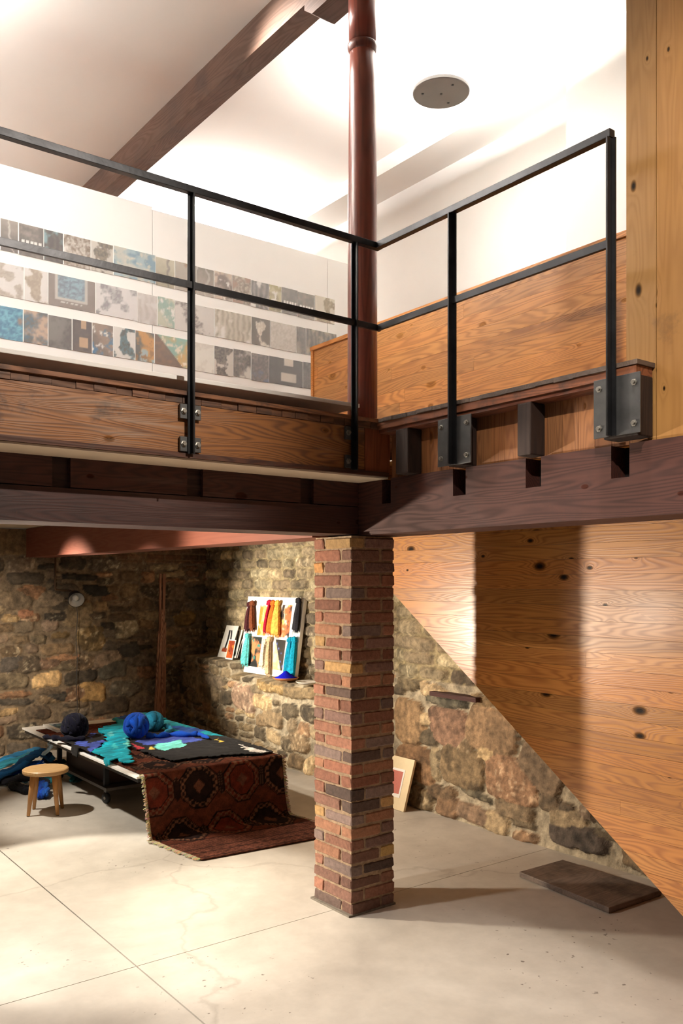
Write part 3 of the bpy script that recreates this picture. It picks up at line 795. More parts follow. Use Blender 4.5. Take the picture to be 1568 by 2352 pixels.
# display wall of three white boards
VD = 6.0
seams = [-2.0, P(350, 600, v=VD).x, P(752, 700, v=VD).x, 4.9]
for i in range(3):
    mb = MB(); mb.box(seams[i]+.002, seams[i+1]-.002, VD, VD+.03, 2.85, 4.745 if i == 0 else 4.725)
    tag(mb.build('display_board', M['board']), ['long white display board at the left carrying most of the pinned prints',
        'white display board in the middle with greyish prints', 'narrow white display board end beside the red post'][i], 'board', 'white display boards on the upper floor')
rows = [
 (4.38, 4.168, [0, 42, 100, 145, 208, 260, 357, 401, 451, 491, 533, 576, 617, 646, 683, 722, 768], 'top'),
 (4.085, 3.865, [-60, 55, 110, 219, 315, 361, 401, 492, 577, 620, 680, 702, 772], 'middle'),
 (3.795, 3.575, [-60, 53, 110, 165, 211, 260, 310, 354, 433, 491, 535, 576, 617, 695, 745], 'bottom')]
G1, G2, G3, GW = (96, 88, 84), (150, 140, 132), (200, 192, 184), (238, 234, 228)
specs = {
 'top': [('grad', [G1, G2, G3], 'brownish interior print'), ('windows', [G1, G2, (240, 238, 232)], 'print of a dim room with a bright gridded window'), ('strip', [(70, 64, 62), G1, (130, 160, 166)], 'dark print with a pale blue streak'),
         ('tex', [G3, (120, 104, 88), GW], 'print of a woven hanging on a pale wall'), ('blot', [(206, 200, 190), (92, 84, 76), (130, 120, 104)], 'print of a mossy shape on pale ground'), ('swirl', [(160, 182, 190), (196, 196, 186), (120, 150, 166), (210, 206, 190)], 'wide pale blue landscape-like print'),
         ('grad', [(150, 140, 118), (196, 190, 170), G1], 'olive-grey curtain print'), ('blot', [(170, 160, 148), (120, 108, 98), (160, 130, 104)], 'soft brown blurred print'), ('grad', [(176, 164, 152), (110, 100, 90), G3], 'grey-brown rounded form print'),
         ('swirl', [(180, 168, 156), (100, 84, 76), (200, 180, 164), GW], 'print of tumbled rust rocks'), ('rock', [(110, 96, 84), (196, 186, 172), (150, 120, 104)], 'print of rough ground in browns'), ('strip', [(84, 78, 76), (150, 144, 138), GW], 'print of dark hanging strips'),
         ('swirl', [(120, 110, 84), (190, 180, 150), (160, 150, 110), GW], 'print of yellowish leaves'), ('windows', [(92, 86, 82), (124, 116, 108), GW], 'print of a hall with a row of windows'), ('windows', [(100, 94, 88), (140, 130, 118), GW], 'print of roof beams above small windows'),
         ('blot', [(214, 206, 190), (120, 106, 84), (150, 136, 110)], 'print of bare branches on cream')],
 'middle': [('blot', [(226, 222, 218), (176, 164, 152), (190, 180, 168)], 'pale print with a pebbly strip'), ('blot', [(230, 226, 222), (186, 172, 156), (170, 156, 140)], 'white print with a beige stony patch'), ('frame', [(150, 138, 132), (196, 190, 184), (150, 176, 190), (120, 130, 140)], 'print of a brown framed window with blue foliage'),
         ('blot', [(228, 224, 222), (150, 146, 148), (190, 188, 188)], 'white print with a large grey woolly mass'), ('strip', [(212, 206, 202), (190, 182, 176), (220, 216, 212)], 'pale grey gridded paper print'), ('swirl', [(200, 200, 180), (150, 176, 166), (220, 214, 196), GW], 'print of folded green and cream fleece'),
         ('blot', [(218, 212, 206), (120, 112, 108), (190, 182, 176)], 'print of sand with one dark stone'), ('strip', [(206, 198, 186), (150, 140, 120), GW], 'print of tall grasses over grey rock'), ('blot', [(90, 80, 72), (196, 186, 172), (226, 220, 208)], 'dark print with a bright splash'),
         ('tex', [(214, 208, 200), (186, 178, 168), (206, 200, 190)], 'pale speckled texture print'), ('rock', [(120, 112, 106), (90, 84, 82), (150, 142, 130)], 'narrow print of grey stones'), ('strip', [(70, 66, 66), (140, 132, 120), (160, 150, 130)], 'dark print with pale vertical drips')],
 'bottom': [('tex', [(70, 120, 150), (120, 180, 200), (150, 120, 104)], 'print of blue curly fleece'), ('tex', [(110, 100, 96), (80, 110, 130), (196, 170, 150)], 'print of brown and blue fleece'), ('rock', [(88, 82, 82), (110, 104, 102), (124, 120, 116)], 'plain dark grey print'),
         ('room', [(84, 76, 76), (120, 104, 96), (190, 160, 130)], 'print of a dark studio table'), ('swirl', [(120, 106, 100), (150, 130, 116), (70, 120, 160), GW], 'print of a studio with blue scraps'), ('blot', [(232, 228, 222), (74, 74, 74), (90, 120, 128)], 'white print with a curling black and teal form'),
         ('swirl', [(90, 90, 90), (200, 150, 90), (170, 190, 196), (150, 110, 70)], 'print of grey and orange felt'), ('wedge', [(104, 84, 72), (130, 100, 80), (210, 170, 110), (140, 180, 170), (236, 226, 206)], 'print split by a diagonal in orange and green'), ('blot', [(244, 240, 230), (236, 230, 220), (226, 220, 210)], 'nearly blank cream print'),
         ('blot', [(214, 206, 196), (60, 56, 54), (120, 112, 106)], 'high contrast print of dark shapes'), ('rock', [(70, 64, 62), (130, 118, 110), (220, 214, 204)], 'black and white rock print'), ('rock', [(80, 74, 74), (140, 130, 124), (100, 110, 130)], 'grey rock print with pale scraps'),
         ('room', [(74, 70, 70), (96, 92, 90), (214, 206, 194)], 'print of a black room with bright openings'), ('rock', [(84, 80, 80), (120, 114, 112), (70, 66, 66)], 'dark print of a silhouette')]}
kk = 0
for (zt, zb, xs, rn) in rows:
    for i in range(len(xs)-1):
        st_, pal, lab = specs[rn][i]
        ua = P(xs[i], 700, v=VD).x+.003; ub = P(xs[i+1], 700, v=VD).x-.003
        jj = rng.uniform(-.004, .004)
        C = pic(st_, pal, 10+kk*7, asp=(ub-ua)/(zt-zb)); C = np.clip(C*.72+.06, 0, 1)
        y_ = VD-.003-.002*(kk % 2)
        Pg = painting((ua, y_, zb+jj), (ub-ua, 0, 0), (0, 0, zt-zb), (0, 0, 0), C)
        mb = MB(); mb.grid(Pg, C, flip=False)
        mb.box(ua, ub, y_+.0004, VD-.0005, zb+jj, zt+jj, lin((235, 232, 228)))
        tag(mb.build('pinned_print', M['print']), '%s, %s row upstairs' % (lab, rn), 'print', 'prints pinned in the %s row upstairs' % rn)
        kk += 1
# low white shelf in front
SH = thing('white_shelf', (0.6, 4.2, 2.855), 'long thin white shelf board lying just above the floor edge behind the railing', 'shelf')
mb = MB(); mb.box(-2.2, 3.02, 3.80, 4.55, 2.921, 2.943); mb.build('board', M['board'], SH, bev=.003)
for x in (-1.5, .2, 1.9):
    mb = MB(); mb.box(x, x+.06, 4.2, 4.5, 2.85, 2.9205); mb.build('foot', M['board'], SH)

# ------------------------------------------------------------------ disc pendants
DL = ['round grey disc pendant lamp hanging from the high ceiling right of the red post', 'round disc pendant lamp hidden behind the display boards', 'unseen disc pendant lamp added over the far left to brighten the ceiling', 'unseen disc pendant lamp added at the left to brighten the ceiling']
for i, (x, y, z, p) in enumerate(UPS):
    L = thing('pendant_lamp', (x, y, z-.03), DL[i], 'lamp', 'disc pendant lamps')
    mb = MB(); mb.lathe(x, y, [(.194, z-.012), (.20, z-.008), (.20, z+.012), (.197, z+.016)], 48); mb.build('disc', M['disc'], L)
    for (dx, dy) in [(0, 0)]+[(.13*math.cos(a), .13*math.sin(a)) for a in (.4, 2.5, 4.6)]:
        mb = MB(); mb.lathe(x+dx, y+dy, [(.009, z-.0145), (.009, z-.0122)], 10); mb.build('screw', M['darkmetal'], L)
    mb = MB(); mb.tube([(x, y, z+.0165), (x, y, 5.715)], .003, 6); mb.build('cord', M['board'], L)
    mb = MB(); mb.lathe(x, y, [(.03, 5.70), (.055, 5.712), (.06, 5.729)], 24); mb.build('canopy', M['board'], L)

# ------------------------------------------------------------------ table with rug and felt
TX0, TX1, TY0, TY1, TZ = 2.68, 3.98, 6.03, 8.75, .50
TB = thing('work_table', (3.33, 7.39, 0), 'low rolling work table with white board top, covered by rug and felt', 'table')
mb = MB(); mb.box(TX0, TX1, TY0, TY1, TZ-.018, TZ); mb.build('tabletop', M['board'], TB, bev=.002)
mb = MB(); mb.box(TX0+.02, TX1-.02, TY0+.02, TY1-.02, TZ-.05, TZ-.019); mb.build('top_frame', M['darkmetal'], TB)
mb = MB(); mb.box(3.0, 3.7, 7.35, 8.4, .16, .45, lin((70, 44, 30))); mb.build('base_cabinet', M['gloss'], TB)
mb = MB(); mb.box(2.92, 3.8, 7.2, 8.55, .13, .155, lin((96, 88, 80))); mb.build('base_shelf', M['gloss'], TB)
for (x, y) in ((2.96, 7.3), (3.76, 7.3), (2.96, 8.48), (3.76, 8.48)):
    mb = MB(); mb.box(x-.02, x+.02, y-.02, y+.02, .155, .45); mb.build('leg', M['darkmetal'], TB)
    mb = MB(); mb.lathe(0, 0, [(.02, -.016), (.045, -.014), (.05, 0), (.045, .014), (.02, .016)], 24, axis=(1, .3, 0), o=(x, y, .05)); w_ = mb.build('caster', M['rubber'], TB, smooth=True)
    mb = MB(); mb.box(x-.012, x+.012, y-.025, y+.025, .10, .13); mb.build('fork', M['plate'], w_)
    mb = MB(); mb.lathe(0, 0, [(.014, -.019), (.014, .019)], 16, axis=(1, .3, 0), o=(x, y, .05)); mb.build('hub', M['bolt'], w_)

def inpoly(X, Y, poly):
    r = np.zeros(X.shape, bool); n = len(poly); j = n-1
    for i in range(n):
        xi, yi = poly[i]; xj, yj = poly[j]
        c_ = ((yi > Y) != (yj > Y)) & (X < (xj-xi)*(Y-yi)/((yj-yi) or 1e-9)+xi); r ^= c_; j = i
    return r
# rug: over the top, down the end, out along the floor
Lt = 2.45; hang = TZ+.012
W_ = 1.22
def rugcol(a, b):
    """a across 0..W, b along (0 at far end)"""
    base = np.zeros(a.shape+(3,)); base[...] = (122, 66, 46)
    base = mixc(base, (98, 50, 36), (fbm(a*6, b*6, 5)-.35)*2)
    pa, pb = .38, .40
    q = np.floor(b/pb).astype(int)
    aa = ((a+.13+(q % 2)*pa/2) % pa)-pa/2; bb = (b % pb)-pb/2
    d = np.maximum(np.maximum(abs(aa), abs(bb)*.95), (abs(aa)+abs(bb))*.72)
    jn = .006*(fbm(a*40, b*40, 3)-.5); d = d+jn
    ident = hsh(np.floor((a+.13+(q % 2)*pa/2)/pa).astype(int), q, 8)
    fill = np.where((ident > .45)[..., None], np.array((48, 32, 28.)), np.array((122, 52, 36.)))
    base = np.where((d < .155)[..., None], fill, base)
    cell = (((a*38).astype(int)+(b*38).astype(int)) % 2 == 0)
    base = np.where(((d < .165) & (d > .12) & cell)[..., None], np.array((140, 96, 72.)), base)
    base = np.where((abs(d-.165) < .006)[..., None] | (abs(d-.115) < .005)[..., None], np.array((30, 20, 18.)), base)
    d2 = abs(aa)+abs(bb)*.9
    base = np.where((d2 < .05)[..., None], np.array((126, 80, 60.)), base)
    # small diamonds between
    a3 = ((a+.13+(q % 2)*pa/2+pa/2) % pa)-pa/2; d3 = abs(a3)*1.1+abs(bb)
    lat = (np.sin(a*150+b*150)*np.sin(a*150-b*150) > .35)
    base = np.where(((d3 < .10) & (d > .17))[..., None], np.where(lat[..., None], np.array((112, 84, 66.)), np.array((52, 30, 24.))), base)
    # woven end border
    e = b-(Lt+hang+.22)
    bd = e > 0
    hb = (np.sin(a*90+np.where(((e*14).astype(int) % 2) == 0, 1, -1)*e*220) > 0)
    base = np.where(bd[..., None], np.where(hb[..., None], np.array((136, 82, 62.)), np.array((98, 56, 44.))), base)
    base = np.where((bd & ((e*10 % 1) < .12))[..., None], np.array((62, 36, 30.)), base)
    base = base*(.52+.46*fbm(a*30, b*30, 12))[..., None]
    return linA(np.clip(base, 0, 255))
prof = []   # (arclength, v, z)
for t in np.linspace(0, Lt, 120): prof.append((t, TY0-.015+(Lt-t), TZ+.010))
for k in range(1, 8):
    a_ = k/8*math.pi/2; prof.append((Lt+.012*a_, TY0-.015-.016*math.sin(a_), TZ+.010-.016*(1-math.cos(a_))))
nh = 44
for k in range(nh):
    t = (k+1)/nh; z_ = (TZ-.006)*(1-t)+.045*t
    prof.append((Lt+.02+t*(TZ-.05), TY0-.032+.06*math.sin(t*2.4)*t*.4, z_))
v0 = prof[-1][1]
for k in range(1, 10):
    a_ = k/9*math.pi/2; prof.append((Lt+.02+TZ-.05+.04*a_, v0-.035*(1-math.cos(a_)), .045-.035*math.sin(a_)))
v1 = prof[-1][1]; L1 = prof[-1][0]
for k in range(1, 44): t = k/43; prof.append((L1+.64*t, v1-.64*t, .010+.002*math.sin(t*9)))
pr = np.array(prof)
na = 120
aa = np.linspace(0, W_, na)
A_, I_ = np.meshgrid(aa, np.arange(len(pr)), indexing='ij')
B_ = pr[I_, 0]; V_ = pr[I_, 1]; Z_ = pr[I_, 2]
shift = np.where(B_ > Lt, (B_-Lt)*.13, 0)
shift = np.minimum(shift, .16)
wob = np.clip((B_-Lt)/.5, 0, 1)
flr = np.clip((B_-L1)/.05, 0, 1)
X_ = 2.725+A_+shift
V2 = V_+wob*(1-flr)*.018*np.sin(A_*9+B_*4)-flr*.0+flr*(A_/W_-.5)*(-.10)
Z2 = Z_+.004*fbm(X_*12, V_*12, 4)*(1-flr)+flr*.004
mb = MB(); Cg = rugcol(A_, B_)
mb.grid(np.stack([X_, V2, Z2], -1), Cg, flip=True)
RG = mb.build('patterned_rug', M['rug'], smooth=True)
so = RG.modifiers.new('thick', 'SOLIDIFY'); so.thickness = .007; so.offset = -1
tag(RG, 'dark red patterned wool rug draped off the table end onto the concrete', 'rug')
for side, colr in ((0, (206, 188, 158)), (na-1, (170, 150, 128))):
    mb = MB(); rr_ = random.Random(side)
    for i in range(118, len(pr)-2, 1):
        for q in range(3):
            f = rr_.random(); p0 = Vector((X_[side, i], V2[side, i]*(1-f)+V2[side, i+1]*f, Z2[side, i]*(1-f)+Z2[side, i+1]*f))
            sg = -1 if side == 0 else 1
            if p0.z > .03: p1 = p0+Vector((sg*rr_.uniform(.015, .035), rr_.uniform(-.015, .01), -rr_.uniform(.0, .02)))
            else: p1 = p0+Vector((sg*rr_.uniform(.02, .045), rr_.uniform(-.01, .01), -.004))
            p1.z = max(p1.z, .004)
            mb.tube([p0, (p0+p1)/2+Vector((0, rr_.uniform(-.004, .004), 0)), p1], [.004, .0035, .002], 4, lin(tuple(c_*rr_.uniform(.8, 1.1) for c_ in colr)))
    fo = mb.build('fringe', M['wool'], RG); tag(fo, 'cream tassel fringe' if side == 0 else 'greyish tassel fringe', kind='stuff')
# felt on the table
def felt(name, polys, label, zoff, colfn, over=0.0, seed=0):
    us = np.arange(TX0-.10, TX1+.02, .011); vs_ = np.arange(TY0-.05, TY1+.02, .013)
    X, Y = np.meshgrid(us, vs_, indexing='ij')
    px, py = proj(X, Y, TZ+.02)
    wx = px+22*(fbm(X*9, Y*9, seed)-.5)+12*(fbm(X*34, Y*34, seed+1)-.5); wy = py+5*(fbm(X*9, Y*9, seed+2)-.5)+3*(fbm(X*30, Y*30, seed+3)-.5)
    inside = np.zeros(X.shape, bool)
    for p in polys: inside |= inpoly(wx, wy, p)
    inside &= (Y > TY0-.01) & (X < TX1-.02) & (X > TX0-.07) & (Y < TY1)
    inside &= ~((X < TX0) & (fbm(Y*7, Y*0, seed+7) < .60))
    C = colfn(wx, wy, X, Y)
    Zt = TZ+zoff+.010*fbm(X*16, Y*16, seed+9)+.004
    dz = np.clip(TX0-X, 0, 1); Xo = np.where(X < TX0, TX0-.012-dz*.15, X); Zt = np.where(X < TX0, Zt-dz*1.2, Zt)
    idx = -np.ones(X.shape, int); vsl = []; cs = []; fs = []
    def vid(i, j):
        if idx[i, j] < 0:
            idx[i, j] = len(vsl); vsl.append((Xo[i, j], Y[i, j], Zt[i, j])); cs.append(tuple(C[i, j])+(1.,))
        return idx[i, j]
    n_, m_ = X.shape
    for i in range(n_-1):
        for j in range(m_-1):
            if inside[i, j] and inside[i+1, j+1] and inside[i+1, j] and inside[i, j+1]:
                fs.append((vid(i, j), vid(i+1, j), vid(i+1, j+1), vid(i, j+1)))
    mb = MB(); mb.add(vsl, fs, cs); o = mb.build(name, M['wool'], smooth=True)
    so = o.modifiers.new('thick', 'SOLIDIFY'); so.thickness = .008; so.offset = -1
    tag(o, label, 'felt')
DK_, BLU, AQ, MINT, PUR = (22, 21, 22), (24, 92, 160), (6, 158, 178), (110, 208, 196), (66, 84, 168)
def paint(wx, wy, X, Y, base, regs):
    C = np.zeros(X.shape+(3,)); C[...] = base
    for (poly, c_) in regs:
        m_ = inpoly(wx, wy, poly); C[m_] = c_
    st_ = fbm(X*7+Y*3, Y*26-X*10, 66)
    C = C*(.65+.7*st_)[..., None]+np.clip(fbm(X*30, Y*12, 71)-.66, 0, 1)[..., None]*160
    return linA(np.clip(C, 0, 255))
aqpoly = [(262, 1652), (345, 1640), (385, 1655), (340, 1672), (305, 1692), (293, 1700), (302, 1730), (312, 1757), (285, 1759), (268, 1748), (254, 1762), (236, 1752), (210, 1735), (236, 1716), (246, 1700), (222, 1680), (262, 1668)]
darkpoly = [(290, 1692), (320, 1668), (380, 1648), (430, 1660), (500, 1680), (560, 1702), (625, 1728), (600, 1735), (520, 1736), (470, 1742), (400, 1750), (350, 1738), (305, 1722)]
regs = [([(330, 1648), (440, 1660), (520, 1696), (470, 1690), (400, 1682), (330, 1672)], AQ), ([(300, 1700), (390, 1690), (470, 1702), (420, 1712), (330, 1714)], PUR), ([(360, 1712), (420, 1702), (425, 1716), (385, 1728), (352, 1720)], MINT),
        ([(305, 1710), (330, 1722), (312, 1724)], (190, 60, 70)), ([(340, 1718), (358, 1724), (348, 1727)], (230, 190, 90)), ([(545, 1712), (610, 1730), (580, 1731)], (222, 216, 208)), ([(495, 1700), (512, 1704), (500, 1706)], (220, 190, 80)), ([(380, 1668), (480, 1680), (440, 1690)], (40, 90, 176))]
felt('felt_sheet', [darkpoly], 'black and blue felt sheet with mint patch spread over the rug on the table', .024, lambda wx, wy, X, Y: paint(wx, wy, X, Y, DK_, regs), seed=3)
felt('felt_sheet', [[(130, 1706), (150, 1698), (190, 1697), (205, 1688), (240, 1690), (246, 1702), (236, 1716), (206, 1737), (186, 1732), (160, 1724), (156, 1730), (152, 1718)]],
     'black felt piece with violet patches on the table corner beside the aqua one', .030, lambda wx, wy, X, Y: paint(wx, wy, X, Y, DK_, [([(175, 1706), (205, 1708), (200, 1722), (172, 1716)], PUR), ([(205, 1712), (240, 1704), (232, 1722), (200, 1735)], PUR), ([(200, 1688), (222, 1686), (210, 1700)], PUR)]), seed=8)
felt('felt_sheet', [aqpoly], 'bright aqua felt sheet trailing over the table edge', .036, lambda wx, wy, X, Y: paint(wx, wy, X, Y, AQ, [([(262, 1650), (300, 1646), (290, 1662)], (40, 80, 150)), ([(240, 1690), (262, 1684), (258, 1700)], (90, 190, 196)), ([(285, 1700), (300, 1708), (292, 1730)], MINT), ([(252, 1720), (270, 1712), (266, 1728)], (60, 190, 196))]), seed=5)
# sketch lying at the back left of the table
mb = MB()
o = P(195, 1672, z=TZ+.025); e = P(272, 1667, z=TZ+.025)
C = pic('swirl', [(70, 110, 130), (120, 160, 170), (50, 80, 110), (200, 210, 210)], 4)
sk = [P(193, 1668, z=.53), P(232, 1677, z=.53), P(276, 1669, z=.53), P(235, 1661, z=.53)]
e1 = (3.10-2.82, 0, 0); e2 = (0, .38, 0)
mb.box(2.83, 3.11, 8.18, 8.58, TZ+.014, TZ+.040, lin((236, 234, 230)))
Pg = painting((2.87, 8.23, TZ+.0405), (.20, 0, 0), (0, .30, 0), (0, 0, 0), C); mb.grid(Pg, C, flip=False)
tag(mb.build('framed_sketch', M['print']), 'small blue picture in a white mat lying flat at the far end of the table', 'picture')

# ------------------------------------------------------------------ wool rovings
def ball(cx, cy, cz, R, r, colr, name, label, seed, tail=None, turns=16):
    rr_ = random.Random(seed); mb = MB()
    th = thing(name, (cx, cy, cz-R-r*.6), label, 'wool')
    # inner core
    prof = [(max(.001, (R-.2*r)*math.sin(a)), cz-(R-.2*r)*math.cos(a)) for a in np.linspace(.02, math.pi-.02, 12)]
    mb.lathe(cx, cy, prof, 20, lin(colr))
    for t in range(turns):
        ax = Vector((rr_.gauss(0, 1), rr_.gauss(0, 1), rr_.gauss(0, .7))).normalized(); q = ax.to_track_quat('Z', 'Y')
        off = rr_.uniform(-.55, .55)*R; rad = math.sqrt(R*R-off*off)*rr_.uniform(.96, 1.04)
        pts = []
        for k in range(25):
            a = 2*math.pi*k/24; pts.append(Vector((cx, cy, cz))+q @ Vector((rad*math.cos(a), rad*math.sin(a), off+.1*R*math.sin(2*a))))
        f = rr_.uniform(.8, 1.15)
        mb.tube(pts, r*rr_.uniform(.8, 1.1), 10, lin(tuple(min(255, c_*f) for c_ in colr)), .10, 5, .5)
    mb.build('coil', M['wool'], th, smooth=True)
    if tail:
        mb = MB(); pts = [Vector(p) for p in tail]
        sm = []
        for i in range(len(pts)-1):
            for k in range(6): sm.append(pts[i].lerp(pts[i+1], k/6)+Vector((rr_.uniform(-.004, .004),)*3))
        sm.append(pts[-1])
        mb.tube(sm, [r*1.1*(.75+.25*math.sin(i*.9))*(1 if i < len(sm)-4 else (len(sm)-i)/4) for i in range(len(sm))], 10, lin(colr), .12, 4, .4)
        mb.build('tail', M['wool'], th, smooth=True)
zt = TZ+.055
b1 = P(172, 1690, z=zt)
tl = [P(195, 1696, z=zt), P(170, 1699, z=zt), P(140, 1696, z=zt), P(120, 1694, z=zt), P(98, 1692, z=zt)]
ball(b1.x, b1.y, TZ+.14, .095, .028, (15, 15, 32), 'wool_ball', 'midnight navy wool ball with a fat tail on the left end of the table', 1, tl)
b2 = P(313, 1692, z=zt)
tl = [P(335, 1690, z=zt), P(365, 1690, z=zt), P(390, 1686, z=zt), P(430, 1688, z=zt), P(455, 1685, z=zt), P(480, 1695, z=zt)]
ball(b2.x, b2.y, TZ+.155, .088, .028, (16, 72, 176), 'wool_ball', 'royal blue wool ball on the table with a tail running right', 2, tl)
b3 = P(352, 1674, z=zt)
tl = [P(360, 1670, z=zt), P(380, 1665, z=zt+.02), P(395, 1676, z=zt), P(375, 1684, z=zt)]
ball(b3.x, b3.y, TZ+.125, .07, .026, (40, 132, 168), 'wool_ball', 'loose teal wool ball behind the royal blue one', 3, tl)

def roving(pts_px, r, colr, label, seed, z0=.03, name='wool_roving', zz=None):
    rr_ = random.Random(seed); pts = []
    for i, p in enumerate(pts_px):
        z_ = p[2] if len(p) > 2 else z0
        pts.append(P(p[0], p[1], u=p[3]) if len(p) > 3 else P(p[0], p[1], z=z_))
    sm = []
    for i in range(len(pts)-1):
        p0 = pts[max(0, i-1)]; p1 = pts[i]; p2 = pts[i+1]; p3 = pts[min(len(pts)-1, i+2)]
        for k in range(8):
            t = k/8; sm.append(.5*((2*p1)+(p2-p0)*t+(2*p0-5*p1+4*p2-p3)*t*t+(3*p1-p0-3*p2+p3)*t**3)+Vector((rr_.uniform(-1, 1), rr_.uniform(-1, 1), rr_.uniform(-.5, .5)))*.006)
    sm.append(pts[-1]); n = len(sm)
    mb = MB()
    for st_ in range(3):
        offv = [Vector((math.cos(i*.22+st_*2.1), math.sin(i*.22+st_*2.1), .6*math.sin(i*.22+st_*2.1)))*r*.45 for i in range(n)]
        f = rr_.uniform(.75, 1.2)
        ps = [s_+o_ for s_, o_ in zip(sm, offv)]
        for p_ in ps: p_.z = max(p_.z, r*.72)
        mb.tube(ps, [r*.72*(.8+.25*math.sin(i*.5+st_))*min(1, (i+1)/4, (n-i)/4) for i in range(n)], 10, lin(tuple(min(255, c_*f) for c_ in colr)), .12, 4, .4)
    tag(mb.build(name, M['wool'], smooth=True), label, 'wool', 'wool rovings heaped beside the table')
roving([(-25, 1792, .08), (30, 1768, .16), (60, 1745, .24), (95, 1728, .30), (112, 1742, .25)], .045, (24, 74, 120), 'thick dark teal-blue roving arching over the top of the floor heap', 11)
roving([(-25, 1770, .06), (25, 1750, .14), (70, 1735, .22), (90, 1725, .26)], .04, (50, 138, 160), 'pale teal roving on the far side of the floor heap', 12)
roving([(-25, 1800, .04), (25, 1778, .10), (62, 1758, .16), (100, 1750, .20)], .035, (20, 78, 178), 'vivid cobalt roving across the front of the floor heap', 13)
roving([(95, 1738, .26), (112, 1720, .36), (118, 1704, .46), (128, 1692, .53)], .022, (196, 216, 226), 'pale ice-blue roving pulled up over the table edge', 14)
roving([(104, 1745, .20), (120, 1752, .16), (145, 1766, .10), (175, 1772, .05)], .045, (58, 66, 96), 'grey-violet roving spilling right under the table', 15)
roving([(150, 1765, .08), (175, 1775, .06), (185, 1786, .05), (165, 1792, .05)], .04, (22, 74, 76), 'dark green roving at the right end of the floor heap', 16)
roving([(22, 1782, .08), (45, 1772, .10), (75, 1778, .09), (90, 1790, .07), (130, 1792, .06)], .035, (62, 150, 166), 'light teal roving looped low behind the stool', 17)
roving([(-20, 1800, .03), (20, 1798, .04), (45, 1806, .04), (70, 1812, .04)], .04, (24, 25, 30), 'black roving lying on the floor at the heap bottom', 18)
roving([(98, 1795, .06), (95, 1815, .05), (92, 1830, .03)], .04, (20, 66, 160), 'cobalt roving hanging down behind the stool legs', 19)
roving([(40, 1792, .07), (60, 1788, .08), (55, 1796, .06)], .025, (120, 178, 200), 'small pale blue wool curl in front of the heap', 20)
roving([(25, 1806, .03), (50, 1812, .035), (62, 1818, .03)], .045, (30, 32, 38), 'charcoal wool tuft in front of the heap', 21)

roving([(-20, 1760, .05), (15, 1742, .12), (50, 1732, .18), (78, 1724, .24), (104, 1730, .28), (120, 1745, .20)], .036, (34, 104, 146), 'mid-blue roving lying along the crest of the floor heap', 22)
roving([(140, 1748, .16), (150, 1762, .12), (168, 1776, .09), (190, 1782, .05)], .042, (26, 88, 92), 'deep sea-green roving bunched under the table edge', 23)
roving([(5, 1796, .05), (30, 1790, .07), (52, 1786, .10), (84, 1788, .09), (112, 1800, .06)], .038, (46, 48, 58), 'slate grey roving winding across the heap just left of the stool', 24)
roving([(104, 1800, .08), (106, 1812, .06), (104, 1826, .045)], .032, (32, 92, 186), 'bright blue roving end hanging between the stool legs', 25)

# ------------------------------------------------------------------ stool
bx, by = 2.44, 7.33
SL_ = thing('stool', (bx, by, 0), 'low round wooden stool with four tapered legs left of the table', 'stool')
mb = MB(); mb.lathe(bx, by, [(.172, .335), (.184, .339), (.187, .352), (.186, .368), (.178, .374)], 48, (1, 1, 1, .2)); mb.build('seat', M['stooltop'], SL_, smooth=False, bev=0)
for k, (ax, ay, b0x, b0y) in enumerate([(0, 0, 0, 0)]*4):
    a = AZ+math.pi/4+k*math.pi/2+.15
    t0 = Vector((bx+.120*math.cos(a), by+.120*math.sin(a), .338)); t1 = Vector((bx+.165*math.cos(a), by+.165*math.sin(a), .004))
    mb = MB(); mb.tube([t0, t0.lerp(t1, .45), t1], [.023, .021, .0135], 16, (1, .95, .9, .1*k)); lg = mb.build('leg', M['stool'], SL_, smooth=True)
    mb = MB(); mb.lathe(t1.x, t1.y, [(.0128, 0), (.0132, .0045)], 12); mb.build('foot', M['rubber'], lg)

# ------------------------------------------------------------------ leaning art board with skeins
LZ = .895
A0 = Vector((5.20, 8.83, LZ)); BW, BH = 1.13, .885
e1 = Vector((0.02, -1, 0)).normalized(); tilt = math.atan2(.13, .88)
e2 = Vector((math.sin(tilt), 0, math.cos(tilt))); nn_ = e1.cross(e2).normalized()
if nn_.x > 0: nn_ = -nn_
def BP_(a, b_, c_=0): return A0+e1*a+e2*b_+nn_*c_
mb = MB(); mb.obox(BP_(0, 0, 0), e1*BW, e2*BH, nn_*-.045)
tag(mb.build('art_board', M['board'], bev=.003), 'large white art board leaning on the stone ledge, hung with wool hanks', 'board')
arts = [(.30, .44, .17, .345, 'flame', [(232, 170, 70), (250, 210, 130), (226, 140, 50), (250, 240, 210)], 'yellow and amber abstract picture, upper left on the white board'),
        (.72, .44, .215, .36, 'flame', [(48, 34, 28), (244, 236, 220), (220, 110, 60), (240, 190, 90)], 'black, cream and orange abstract picture, upper right on the white board'),
        (.20, .075, .215, .345, 'swirl', [(30, 30, 28), (40, 44, 40), (220, 140, 90), (60, 140, 130)], 'black abstract picture with orange flecks, lower left on the white board'),
        (.675, .075, .215, .335, 'wedge', [(240, 226, 190), (228, 190, 130), (40, 34, 28), (60, 46, 36), (90, 110, 190)], 'cream and black abstract picture, lower right on the white board')]
for i, (a, b_, ww, hh, st_, pal, lab) in enumerate(arts):
    C = pic(st_, pal, 200+i*9, 34, 46, .6)
    mb = MB(); mb.obox(BP_(a-.06, b_-.05, .0008), e1*(ww+.12), e2*(hh+.09), nn_*.003, lin((246, 244, 238)))
    Pg = painting(BP_(a, b_, .0052), e1*ww, e2*hh, (0, 0, 0), C); mb.grid(Pg, C, flip=True)
    tag(mb.build('mounted_picture', M['print']), lab, 'picture', 'abstract pictures mounted on the white board')
